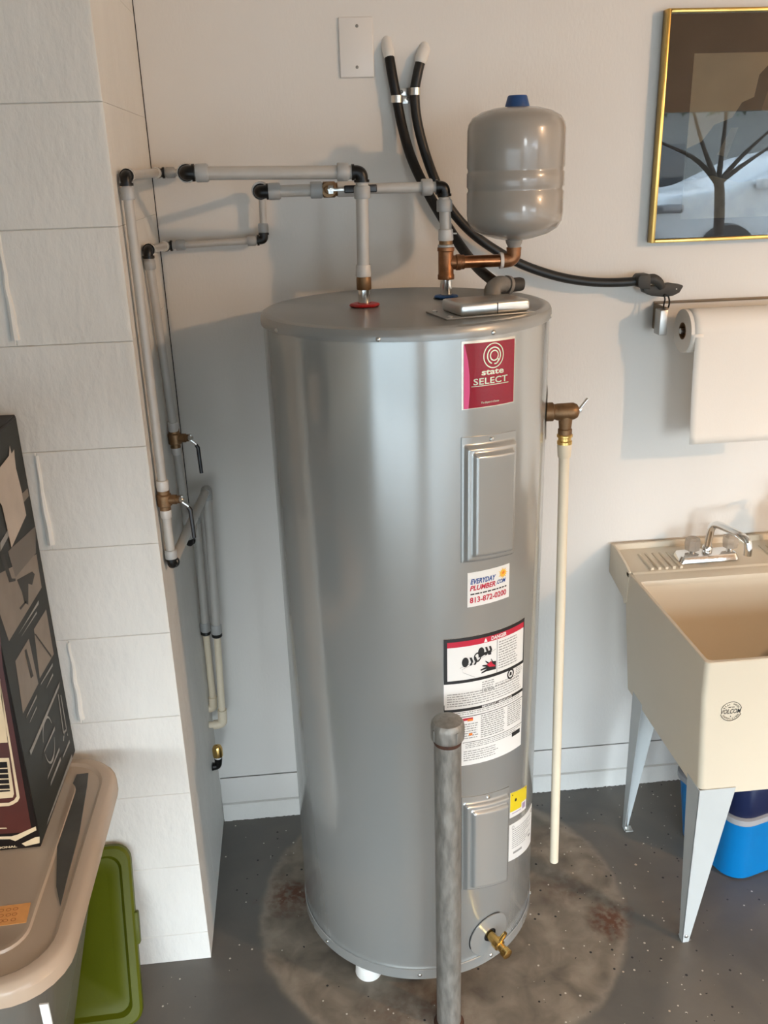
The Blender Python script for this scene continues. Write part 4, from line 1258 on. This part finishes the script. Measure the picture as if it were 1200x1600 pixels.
# end walls of the ledge
for xx in (SX0, SX1 - 0.007):
    mb.prism([(-0.012, 0.813), (-0.060, 0.8125), (-0.125, 0.800), (-0.158, 0.7915), (-0.158, 0.785), (-0.150, 0.70), (-0.137, 0.690), (-0.124, 0.703), (-0.012, 0.727)], lambda u, v, h: (h, u, v), xx, xx + 0.007, 0.0015, 2)
mb.build('basin', SINKM, SK)
for base in (0.884, 1.225):
    for k in range(5):
        x = base + 0.0195 * k
        MB().prism([(-0.055, 0.790), (-0.160, 0.790), (-0.160, 0.8000), (-0.060, 0.7975)], lambda u, v, h: (h, u, v), x, x + 0.008, 0.001, 1).build('ledge_rib', SINKM, SK)


def leg(x, y, sx, sy):
    """folded sheet leg, corner at x, y; arms run sx and sy inwards"""
    def q(dx, dy, z):
        return (x + sx * (dx + 0.016 * (0.43 - z) / 0.43 * 0), y + sy * dy, z)
    mb = MB()
    T = 0.0022
    f = [(0, 0.0), (0.017, 0.0), (0.087, 0.45), (0.0, 0.45)]
    mb.prism(f, lambda u, v, h: (x + sx * u, y + sy * h, v), 0.0, T, 0.0006, 1)
    f = [(0, 0.0), (0.018, 0.0), (0.066, 0.45), (0.0, 0.45)]
    mb.prism(f, lambda u, v, h: (x + sx * h, y + sy * u, v), 0.0, T, 0.0006, 1)
    L = mb.build('leg', LEGM, SK)
    if sy > 0:
        MB().lathe([(0.0048, 0.0), (0.0045, 0.0016), (0.002, 0.003)], (x + sx * 0.009, y - 0.0002, 0.020), (0, -1, 0), 12).build('bolt', STEEL, L)
    mb = MB()
    mb.box(x + sx * 0.001 if sx > 0 else x - 0.024, y + 0.002 if sy > 0 else y - 0.026, 0.0, x + 0.024 if sx > 0 else x - 0.001, y + 0.026 if sy > 0 else y - 0.002, 0.0035, 0.001)
    mb.box(min(x + sx * 0.004, x + sx * 0.012), min(y + sy * 0.003, y + sy * 0.006), 0.003, max(x + sx * 0.004, x + sx * 0.012), max(y + sy * 0.003, y + sy * 0.006), 0.065, 0.001)
    mb.build('foot_bracket', STEEL, L)


leg(0.848, -0.612, 1, 1)
leg(0.848, -0.190, 1, -1)
leg(1.388, -0.612, -1, 1)
leg(1.388, -0.190, -1, -1)
# round black stamp on the front
c = at(1142, 1111, 1, -0.6155)
P = flat_patch((c.x - 0.03, -0.6150, c.z - 0.03), (0.06, 0, 0), (0, 0.0008, 0.06))
mb = MB()
for (a0, a1) in ((14, 166), (196, 344)):
    P.disc(mb, 0.5, 0.5, 0.0245, 0.0022, 0.0232, n=30, a0=a0, a1=a1)
P.text(mb, 'VOLCOM', 0.5, 0.5, 0.0115, 0.0022, width=0.0455, bold=0.005, shear=0.25, tilt=0.0)
P.poly(mb, [(0.48, 0.29), (0.5, 0.325), (0.52, 0.29), (0.5, 0.255)], 0.0022)


def arctext(P, mb, word, r, a0, a1, h, flip=False):
    for i, ch in enumerate(word):
        if ch == ' ':
            continue
        a = R(a0 + (a1 - a0) * i / (len(word) - 1))
        vs, fs, tw, th = text2d(ch, 0.02)
        k = h / 0.7
        rot = a - math.pi / 2 if not flip else a + math.pi / 2
        ca, sa = math.cos(rot), math.sin(rot)
        cx, cy = r * math.cos(a), r * math.sin(a)
        mb.add([P.fn(0.5 + (cx + (p * ca - q_ * sa) * k) / P.w, 0.5 + (cy + (p * sa + q_ * ca) * k) / P.h, 0.0022) for p, q_ in vs], fs)


arctext(P, mb, 'REAL GOOD', 0.0185, 150, 30, 0.0038)
arctext(P, mb, 'SUPPLYING', 0.0190, 212, 328, 0.0036, True)
P.words(mb, 0.38, 0.655, 0.62, 0.69, 1, 0.7, off=0.0022, short=0)
mb.build('stamp', INK, SK, 'round black logo stamp on the basin front')

# faucet
FA = thing('faucet', 'chrome faucet with a curved spout on the back ledge of the sink', 'faucet', (1.075, -0.105, 0.79))
f0 = at(1061, 876, 1, -0.135); f1 = at(1156, 871, 1, -0.135)
fb = MB()
zt_ = 0.792
loft(fb, [ringv(f0.x, -0.140, f1.x, -0.080, 0.7955, 0.012), ringv(f0.x + 0.001, -0.139, f1.x - 0.001, -0.081, 0.801, 0.012), ringv(f0.x + 0.007, -0.134, f1.x - 0.007, -0.086, 0.812, 0.010), ringv(f0.x + 0.012, -0.130, f1.x - 0.012, -0.09, 0.813, 0.008)], True, True)
fb.build('base', CHROME, FA)
sc_ = (f0.x + f1.x) / 2
sx_ = at(1106, 850, 1, -0.11).x
MB().lathe([(0.0135, 0.810), (0.0135, 0.826), (0.0115, 0.829)], (sx_, -0.108, 0), n=20).build('spout_collar', CHROME, FA)
MB().tube([(sx_, -0.108, 0.820), at(1109, 836, 1, -0.108), at(1113, 824, 1, -0.112), at(1121, 820, 1, -0.125), at(1138, 827, 1, -0.165), at(1156, 836, 1, -0.205), at(1167, 845, 1, -0.225), at(1169, 856, 1, -0.23), at(1168, 868, 1, -0.232)],
          [0.0095, 0.0095, 0.0098, 0.010, 0.0095, 0.0095, 0.0100, 0.0105, 0.0100], 16, smooth=5).build('spout', CHROME, FA)
for a in (1082, 1141):
    hx = at(a, 850, 1, -0.108).x
    MB().lathe([(0.009, 0.812), (0.009, 0.818)], (hx, -0.108, 0), n=14).build('handle_stem', CHROME, FA)
    mb = MB()
    loops = []
    nn = 16
    for (rr, hh) in ((0.010, 0.8175), (0.0195, 0.822), (0.0215, 0.836), (0.0200, 0.850), (0.012, 0.856), (0.0, 0.857)):
        loops.append([(hx + max(rr, 1e-4) * (1 - 0.07 * (k % 2)) * math.cos(2 * math.pi * k / nn), -0.108 + max(rr, 1e-4) * (1 - 0.07 * (k % 2)) * math.sin(2 * math.pi * k / nn), hh) for k in range(nn)])
    loft(mb, loops, True, False)
    mb.build('handle', ACRYL, FA, 'clear acrylic knob', sharp=10)
# soap bottle just outside the frame; its shadow falls on the wall
SB = thing('soap_bottle', 'amber soap pump bottle on the right of the sink ledge', 'bottle', (1.275, -0.105, 0.796))
MB().lathe([(0.031, 0.797), (0.033, 0.800), (0.033, 0.895), (0.026, 0.912), (0.012, 0.918), (0.012, 0.926)], (1.275, -0.105, 0), n=24).build('body', AMBER, SB)
MB().lathe([(0.014, 0.925), (0.014, 0.938), (0.005, 0.940), (0.005, 0.962), (0.010, 0.963), (0.010, 0.970)], (1.275, -0.105, 0), n=16).build('pump', WHITEL, SB)
MB().tube([(1.275, -0.105, 0.967), (1.245, -0.110, 0.966), (1.236, -0.111, 0.960)], 0.004, 8).build('nozzle', WHITEL, SB)

# blue tub under the sink
UB = thing('blue_tub', 'bright blue plastic tub with grey band and navy top, under the sink', 'tub', (1.16, -0.30, 0.0))


def tl(ma, name, lv, cap0, cap1, label=None):
    mb = MB()
    M_ = Matrix.Translation((1.152, -0.298, 0)) @ Matrix.Rotation(R(16), 4, 'Z')
    loft(mb, [[M_ @ Vector((x, y, z)) for x, y in rrect(-a, -b_, a, b_, r_, 6)] for (a, b_, z, r_) in lv], cap0, cap1)
    mb.build(name, ma, UB, label)


tl(TUBB, 'body', [(0.128, 0.108, 0.0, 0.05), (0.136, 0.116, 0.006, 0.055), (0.150, 0.130, 0.185, 0.05), (0.151, 0.131, 0.192, 0.05), (0.147, 0.127, 0.196, 0.05)], True, True)
tl(TUBG, 'band', [(0.150, 0.130, 0.194, 0.05), (0.156, 0.136, 0.197, 0.05), (0.156, 0.136, 0.213, 0.05), (0.150, 0.130, 0.216, 0.05)], True, True, 'grey plastic band')
tl(TUBN, 'top', [(0.148, 0.128, 0.214, 0.05), (0.152, 0.132, 0.222, 0.05), (0.152, 0.132, 0.31, 0.05), (0.140, 0.120, 0.33, 0.05)], True, True, 'dark navy upper part')

# ------------------------------------------------------------------ galvanised post
BX, BY = 0.2465, -0.757
PO = thing('steel_post', 'galvanised steel pipe post with a screw cap in front of the heater', 'post', (BX, BY, 0))
MB().lathe([(0.0268, 0.0), (0.0268, 0.760)], (BX, BY, 0), n=32).build('pipe', GALV, PO)
MB().lathe([(0.0270, 0.742), (0.0276, 0.744), (0.0276, 0.764)], (BX, BY, 0), n=32, caps=False).build('thread', RUST, PO, 'rusty thread under the cap')
cp = MB()
cp.lathe([(0.0300, 0.752), (0.0325, 0.755), (0.0330, 0.759), (0.0330, 0.779), (0.0318, 0.787), (0.0285, 0.792), (0.018, 0.795), (0.004, 0.7955)], (BX, BY, 0), n=36)
for k in range(4):
    a = R(25 + 90 * k)
    cp.box(-0.003, -0.002, 0.757, 0.003, 0.0022, 0.781, 0.001, M=Matrix.Translation((BX + 0.0325 * math.cos(a), BY + 0.0325 * math.sin(a), 0)) @ Matrix.Rotation(a + math.pi / 2, 4, 'Z'))
cp.build('cap', GALV, PO)
mb = MB(); mb.lathe([(0.034, 0.0), (0.030, 0.003), (0.0272, 0.010)], (BX, BY, 0), n=30, caps=False); mb.build('rust_collar', RUST, PO)

# ------------------------------------------------------------------ clear storage bin with lid
ZL = 0.627
BN = thing('clear_storage_bin', 'tall clear plastic storage bin against the block pier, carrying the box', 'storage bin', (-0.70, -0.83, 0))
bx0, bx1, by0, by1 = -1.02, -0.440, -1.12, -0.540


def binring(e, z, r_):
    """e: how far the wall has tapered in"""
    return ringv(bx0 + e, by0 + e, bx1 - e, by1 - e, z, r_, 6)


mb = MB()
loft(mb, [binring(0.150, 0.002, 0.06), binring(0.145, 0.006, 0.065), binring(0.02, 0.575, 0.075), binring(0.008, 0.590, 0.08), binring(0.0, 0.592, 0.085), binring(0.0, 0.606, 0.085)], True, False)
bo = mb.build('bin_body', CLEARB, BN)
mb = MB()
lidr = lambda e, z, r_: ringv(bx0 - 0.014 + e, by0 - 0.014 + e, bx1 + 0.014 - e, by1 + 0.012 - e, z, r_, 7)
loft(mb, [lidr(0.004, 0.588, 0.10), lidr(0.0, 0.590, 0.10), lidr(0.0, 0.614, 0.10), lidr(0.006, 0.6235, 0.098), lidr(0.012, 0.6275, 0.09), lidr(0.026, 0.6275, 0.085), lidr(0.032, 0.6225, 0.08), lidr(0.074, 0.6225, 0.055), lidr(0.077, 0.6272, 0.05), lidr(0.083, 0.6272, 0.05), lidr(0.086, 0.6262, 0.045)], False, True)
mb.build('bin_lid', FROST, BN, 'frosted snap-on lid')
mb = MB()
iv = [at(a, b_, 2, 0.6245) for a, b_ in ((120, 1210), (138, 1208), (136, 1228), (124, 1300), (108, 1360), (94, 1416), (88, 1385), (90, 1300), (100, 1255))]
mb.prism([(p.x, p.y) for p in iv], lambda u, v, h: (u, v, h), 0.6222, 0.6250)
mb.build('lid_wedge', mat('dark_wedge', (0.085, 0.08, 0.07), 0.3, var=0.2, scale=14), BN, 'dark wedge-shaped patch along the right of the lid')  # added flat piece giving the lid its dark wedge-shaped area
# stored things inside
tag(MB().box(-0.86, -1.0, 0.010, -0.60, -0.72, 0.50, 0.03, 3).build('fabric_bundle', DARKBAG), 'dark grey fabric bundle seen dimly through the clear bin wall', 'bundle')
s0 = at(75, 1556, 1, -1.10)
mb = MB(); mb.box(s0.x - 0.010, -1.116, s0.z - 0.18, s0.x + 0.004, -1.113, s0.z)
tag(mb.build('white_strip', WHITEL), 'narrow white strip stuck on the front of the clear bin', 'strip')
# note on the lid
pn = [at(a, b_, 2, 0.6240) for a, b_ in ((-60, 1458), (50, 1440), (53, 1418), (47, 1412), (-60, 1428))]
P = flat_patch((-0.665, -1.003, 0.6264), (0.155, 0.006, 0), (-0.004, 0.045, 0))
nb = MB(); P.sheet(nb, 0.0005, 1, 1)
nb = nb.build('paper_note', NOTE); tag(nb, 'small orange paper note with faint scribbles on the frosted bin lid', 'note')
mb = MB()
for k in range(3):
    for j in range(12):
        u = 0.06 + 0.072 * j + random.uniform(-0.01, 0.01)
        v = 0.22 + 0.27 * k
        P.disc(mb, u, v, 0.0045, 0.0008, 0.0034, n=8, sy=0.8)
mb.build('scribble', NOTEI, nb)

# ------------------------------------------------------------------ black appliance box on the bin
KX1, KX0, KY0, KY1, KZ0, KZ1 = -0.5305, -0.86, -0.813, -0.513, 0.6278, 1.378
KB = thing('appliance_box', 'tall black printed cardboard box standing on the clear bin', 'box', ((KX0 + KX1) / 2, (KY0 + KY1) / 2, KZ0))
MB().box(KX0, KY0, KZ0, KX1, KY1, KZ1, 0.0025, 2).build('carton', BOXD, KB)
sd = MB().box(KX1 - 0.001, KY0 + 0.004, KZ0 + 0.004, KX1 + 0.0004, KY1 - 0.003, KZ1 - 0.004, 0).build('printed_side', BOXB, KB, 'slate side with product pictures')
# flaps
MB().box(KX0 + 0.002, KY0 + 0.002, KZ1 - 0.001, KX1 - 0.001, (KY0 + KY1) / 2 - 0.001, KZ1 + 0.0022, 0.0008, 1).build('top_flap', BOXD, KB)
MB().box(KX0 + 0.002, (KY0 + KY1) / 2 + 0.001, KZ1 - 0.001, KX1 - 0.001, KY1 - 0.002, KZ1 + 0.0022, 0.0008, 1).build('top_flap', BOXD, KB)
XS = KX1 + 0.0008
FIG = mat('dim_print', (0.035, 0.033, 0.029), 0.5, spec=0.2)


def side(pts, off=0.0):
    return [(XS + off, p.y, p.z) for p in (at(a, b_, 0, XS) for a, b_ in pts)]


def sidepoly(mb, pts, off=0.0):
    v = side(pts, off)
    v = [(x, max(KY0 + 0.004, min(KY1 - 0.004, y)), z) for x, y, z in v]
    mb.add(v, [tuple(range(len(v)))])


mb = MB()
sidepoly(mb, [(-18, 905), (57, 866), (65, 918), (14, 1002)])
sidepoly(mb, [(53, 983), (72, 952), (84, 1022), (62, 1060)])
sidepoly(mb, [(24, 1033), (45, 998), (60, 1068), (36, 1115)])
mb.build('photo_panel', BOXP, sd)
mb = MB()
sidepoly(mb, [(12, 862), (18, 856), (58, 818), (56, 864), (24, 902)], 0.0003)
mb.build('photo_panel', mat('dim_taupe_print', (0.125, 0.105, 0.085), 0.5, var=0.08), sd)
mb = MB()
sidepoly(mb, [(26, 906), (50, 893), (54, 897), (50, 914), (44, 912), (44, 945), (38, 942), (34, 925)], 0.0004)
sidepoly(mb, [(30, 950), (40, 938), (41, 941), (32, 953)], 0.0004)
sidepoly(mb, [(0, 868), (6, 866), (18, 904), (24, 904), (24, 908), (14, 910), (12, 903)], 0.0004)
sidepoly(mb, [(53, 990), (56, 991), (80, 1024), (80, 1028)], 0.0004)
sidepoly(mb, [(38, 1016), (41, 1014), (52, 1056), (48, 1060)], 0.0004)
mb.build('dark_figure', FIG, sd)
mb = MB()
sidepoly(mb, [(46, 1178 - 5), (48, 1177 - 7), (93, 1065), (92, 1074), (48, 1180)], 0.0004)
for (a0, a1) in ((20, 160), (190, 340)):
    c_ = at(76, 1156, 0, XS)
    vs, fs = [], []
    for k in range(17):
        a = R(a0 + (a1 - a0) * k / 16)
        for q in (0.050, 0.042 + 0.006 * abs(math.cos(a))):
            vs.append((XS + 0.0005, c_.y + q * 0.72 * math.cos(a), c_.z + q * math.sin(a)))
    fs = [(2 * k, 2 * k + 1, 2 * k + 3, 2 * k + 2) for k in range(16)]
    mb.add(vs, fs)
sidepoly(mb, [(68, 1177), (69, 1172), (85, 1135), (85, 1141)], 0.0006)
sidepoly(mb, [(26, 995), (28, 992), (60, 938), (60, 944)], 0.0004)
sidepoly(mb, [(33, 995), (34, 993), (57, 955), (57, 959)], 0.0004)
sidepoly(mb, [(63, 1071), (64, 1067), (82, 1036), (82, 1041)], 0.0004)
sidepoly(mb, [(72, 1076), (73, 1073), (82, 1052), (83, 1055)], 0.0004)
sidepoly(mb, [(41, 1122), (42, 1117), (57, 1085), (57, 1090)], 0.0004)
sidepoly(mb, [(46, 1130), (47, 1126), (57, 1103), (57, 1107)], 0.0004)
sidepoly(mb, [(79, 1228), (79, 1222), (94, 1183), (95, 1188)], 0.0004)
sidepoly(mb, [(74, 1218), (75, 1212), (92, 1168), (93, 1172)], 0.0004)
sidepoly(mb, [(98, 1185), (99, 1179), (108, 1156), (109, 1160)], 0.0004)
sidepoly(mb, [(73, 1290), (75, 1280), (112, 1178), (113, 1186)], 0.0003)
# small line drawing of a tool
for a, b_ in (((90, 1085), (99, 1150)), ((94, 1086), (104, 1146))):
    sidepoly(mb, [a, (a[0] + 1.2, a[1]), (b_[0] + 1.2, b_[1]), b_], 0.0005)
sidepoly(mb, [(98, 1158), (99, 1143), (104, 1138), (106, 1150), (104.5, 1149), (103, 1142), (100.5, 1146), (99.5, 1158)], 0.0005)
mb.build('pale_print', BOXG, sd)
mb = MB()
sidepoly(mb, [(-20, 757), (-4, 734), (13, 712), (14, 696), (17, 709), (21, 702), (22, 715), (24, 732), (33, 768), (40, 805), (17, 856), (2, 790)], 0.0012)
ts = mb.build('taped_sheet', mat('torn_white_paper', (0.46, 0.40, 0.34), 0.8, var=0.06, scale=20), KB, 'torn white paper stuck to the side of the box')
mb = MB()
sidepoly(mb, [(33, 772), (42, 763), (44, 775), (36, 785)], 0.0012)
mb.build('tape_piece', BOXP, KB)
mb = MB()
for (a, b_, c, d) in ((0, 905 - 60, 14, 826 - 14),):
    sidepoly(mb, [(0, 848), (13, 826), (14, 836), (0, 862)], 0.0006)
mb.build('lettering', BOXG, sd)
# front print
FY = KY0 - 0.0006


def front(pts, off=0.0):
    return [(p.x, FY - off, p.z) for p in (at(a, b_, 1, FY) for a, b_ in pts)]


def frontpoly(mb, pts, off=0.0):
    v = front(pts, off)
    mb.add(v, [tuple(range(len(v)))])


mb = MB()
frontpoly(mb, [(-120, 985), (0, 985), (4, 1040), (50, 1300), (-120, 1310)])
fp_ = mb.build('printed_front', BOXR, KB, 'maroon front with a cream framed speaker grille')
mb = MB()
frontpoly(mb, [(-120, 1060), (0, 1060), (12, 1160), (-120, 1168)], 0.0004)
frontpoly(mb, [(0, 1062), (3, 1080), (31, 1246), (28, 1252), (20, 1257), (14, 1259), (-60, 1264), (-60, 1258), (14, 1254), (22, 1250), (26, 1244), (16, 1178), (2, 1090)], 0.0004)
frontpoly(mb, [(-60, 1186), (14, 1184), (22, 1240), (20, 1246), (-60, 1252)], 0.0004)
frontpoly(mb, [(-60, 1308), (-60, 1312), (16, 1311), (24, 1314), (57, 1297), (56, 1291), (27, 1304), (18, 1306.5)], 0.0004)
frontpoly(mb, [(34, 1318), (55, 1308), (62, 1307), (62, 1317), (40, 1322)], 0.0004)
frontpoly(mb, [(-60, 1295), (10, 1293), (11, 1294.5), (-60, 1297)], 0.0004)
mb.build('cream_print', BOXC, fp_)
mb = MB()
frontpoly(mb, [(-60, 1193), (11, 1190), (16, 1236), (-60, 1243)], 0.0007)
frontpoly(mb, [(-120, 1150), (14, 1150), (14.5, 1160), (-120, 1168)], 0.0002)
mb.build('dark_grille', BOXD, fp_)
mb = MB()
for k in range(5):
    y = 1199 + 8.2 * k
    frontpoly(mb, [(-60, y + 3), (12 + k, y), (12 + k, y + 1.8), (-60, y + 4.8)], 0.0010)
mb.build('grille_line', BOXC, fp_)
cA = at(-26, 1326.5, 1, FY); cB = at(27, 1321.5, 1, FY)
P = flat_patch((cA.x, FY, (cA.z + cB.z) / 2 - 0.005), (cB.x - cA.x, 0, 0), (0, 0, 0.010))
mb = MB(); P.text(mb, 'PROFESSIONAL', 0.42, 0.5, 0.0048, 0.0012, width=(cB.x - cA.x) * 1.15, bold=0.03); mb.build('lettering', BOXC, fp_)

# ------------------------------------------------------------------ leaning green lid
GT = Vector((-0.444, -0.524, 0.380)); GB = Vector((-0.436, -0.672, 0.004))
gu = Vector((1, 0.0, 0.0)); gv = (GT - GB); gh = gv.length; gv = gv.normalized()
gu = (gu - gv * gu.dot(gv)).normalized()
gn = gu.cross(gv)
if gn.y > 0:
    gn = -gn
g = thing('green_lid', 'lime green plastic storage lid leaning on the block pier behind the clear bin', 'lid', tuple(GB))
gw = 0.50
gp = lambda u, v, h: GB + gu * u + gv * v + gn * h
gr_ = lambda e, h, r_: [gp(x, y, h) for x, y in rrect(-gw + e, e, -e, gh - e, r_, 6)]
mb = MB()
loft(mb, [gr_(0.004, -0.008, 0.03), gr_(0.0, -0.006, 0.035), gr_(0.0, 0.008, 0.035), gr_(0.005, 0.013, 0.032), gr_(0.020, 0.013, 0.03), gr_(0.028, 0.003, 0.028), gr_(0.050, 0.003, 0.02), gr_(0.054, 0.0, 0.02)], True, True)
mb.build('panel', GREEN, g)
mb = MB(); mb.prism(rrect(-0.004, gh * 0.44, 0.007, gh * 0.62, 0.004, 3), gp, -0.006, 0.010, 0.002); mb.build('catch', GREEN, g)

# ------------------------------------------------------------------ outside the open door (seen in the picture glass)
DRIVE = mat('driveway_asphalt', (0.15, 0.145, 0.137), 0.85, var=0.1, scale=1.5, bump=0.2)
struct(MB().prism([(DY - 0.2, -0.02), (-7.4, 0.40), (-30, 0.40), (-30, -0.2), (DY - 0.2, -0.2)], lambda u, v, h: (h, u, v), -14, 28).build('driveway', DRIVE, origin=(0, 0, 0)))
hs = thing('neighbour_house', 'grey house across the street, mirrored in the picture glass', 'house', (5, -20, 0))
MB().box(5.2, -24, 0.3, 28, -19, 3.3).build('wall', mat('grey_stucco', (0.14, 0.14, 0.135), 0.9, bump=0.2), hs)
MB().prism([(-24.6, 3.2), (-18.4, 3.2), (-21.5, 4.6)], lambda u, v, h: (h, u, v), 4.6, 28.6).build('roof', mat('dark_shingle', (0.05, 0.045, 0.042), 0.9, bump=0.6, bscale=30), hs)
MB().box(7.5, -19.02, 0.9, 9.0, -18.97, 2.1, 0.01).build('window', mat('dark_window', (0.02, 0.025, 0.03), 0.1), hs)
MB().box(12.5, -19.03, 0.0, 16.9, -18.97, 2.2, 0.01).build('garage_door', mat('pale_door', (0.22, 0.215, 0.21), 0.7), hs)
cr = thing('parked_car', 'white car parked outside, mirrored in the picture glass', 'car', (6.0, -8.9, 0.40))
CW = mat('white_car_paint', (0.80, 0.82, 0.85), 0.25, var=0.01, coat=0.5)
prof = [(4.10, 0.92), (4.03, 1.12), (4.10, 1.32), (4.30, 1.41), (4.95, 1.47), (5.65, 1.77), (6.1, 1.85), (7.4, 1.83), (8.2, 1.52), (8.55, 1.42), (8.62, 1.15), (8.55, 0.85), (4.5, 0.80)]
MB().prism(prof, lambda u, v, h: (u, h, v), -9.85, -8.1, 0.09, 4).build('body', CW, cr)
TINT = mat('tinted_car_glass', (0.015, 0.018, 0.02), 0.08)
MB().prism([(5.20, 1.49), (5.72, 1.71), (7.35, 1.71), (7.85, 1.49)], lambda u, v, h: (u, h, v), -8.12, -8.085, 0.005).build('side_window', TINT, cr)
MB().box(4.07, -8.70, 1.22, 4.42, -8.075, 1.32, 0.03, M=None).build('headlight', mat('headlight_lens', (0.12, 0.12, 0.13), 0.1), cr)
MB().box(4.00, -9.3, 0.98, 4.10, -8.5, 1.22, 0.02).build('grille', BLK, cr)
for wx in (4.95, 7.75):
    for wy in (-8.12, -9.83):
        wh = MB().lathe([(0.20, -0.11), (0.33, -0.10), (0.35, 0.0), (0.33, 0.10), (0.20, 0.11)], (wx, wy, 0.75), (0, 1, 0), 32).build('wheel', BLK, cr)
        MB().lathe([(0.21, -0.115), (0.05, -0.125)], (wx, wy, 0.75), (0, 1, 0), 24).build('hub', STEEL, wh)
MB().box(5.22, -8.10, 1.45, 5.40, -7.93, 1.57, 0.03, 3).build('mirror', CW, cr)
tr = thing('front_yard_tree', 'small branching tree outside, mirrored in the picture glass', 'tree', (4.28, -6.9, -0.02))
BARK = mat('dark_bark', (0.035, 0.026, 0.02), 0.9, var=0.3, scale=20, bump=0.8, bscale=40)
tk = MB()
tk.tube([(4.28, -6.9, -0.05), (4.30, -6.9, 0.7), (4.26, -6.9, 1.45), (4.20, -6.9, 1.62)], [0.062, 0.055, 0.05, 0.04], 12, smooth=4)
for e, mid in (((3.45, -7.0, 2.02), (3.95, -6.9, 1.80)), ((4.75, -6.8, 2.10), (4.45, -6.9, 1.80)), ((4.15, -6.7, 2.5), (4.2, -6.8, 2.0)), ((3.75, -6.6, 2.3), (4.0, -6.8, 1.9)), ((4.95, -7.1, 1.95), (4.5, -6.95, 1.72))):
    tk.tube([(4.23, -6.9, 1.55), mid, e], [0.03, 0.02, 0.008], 10, smooth=5)
tk.build('trunk', BARK, tr)
lf = MB()
rnd = random.Random(3)
for k in range(2600):
    c = Vector((rnd.gauss(4.15, 0.75), rnd.gauss(-6.9, 0.6), 2.30 + abs(rnd.gauss(0, 0.42)) - 0.12 * rnd.random()))
    a = Vector((rnd.uniform(-1, 1), rnd.uniform(-1, 1), rnd.uniform(-1, 1))).normalized()
    b_ = a.orthogonal().normalized()
    s_ = rnd.uniform(0.03, 0.06)
    lf.add([c - a * s_, c + b_ * s_ * 0.5, c + a * s_, c - b_ * s_ * 0.5], [(0, 1, 2, 3)])
fo_ = lf.build('foliage', mat('leaf_green', (0.035, 0.055, 0.022), 0.6, var=0.4, scale=6), tr)
fo_['kind'] = 'stuff'

for o in bpy.data.objects:
    if o.name.split('.')[0] in ('lettering', 'fine_print', 'pale_print', 'dark_figure', 'black_print', 'scribble', 'cream_print', 'grille_line', 'stamp', 'lighter_rock', 'photo_panel'):
        o['kind'] = 'stuff'                   # print marks too small to pick apart
    if 'org' in o:
        del o['org']
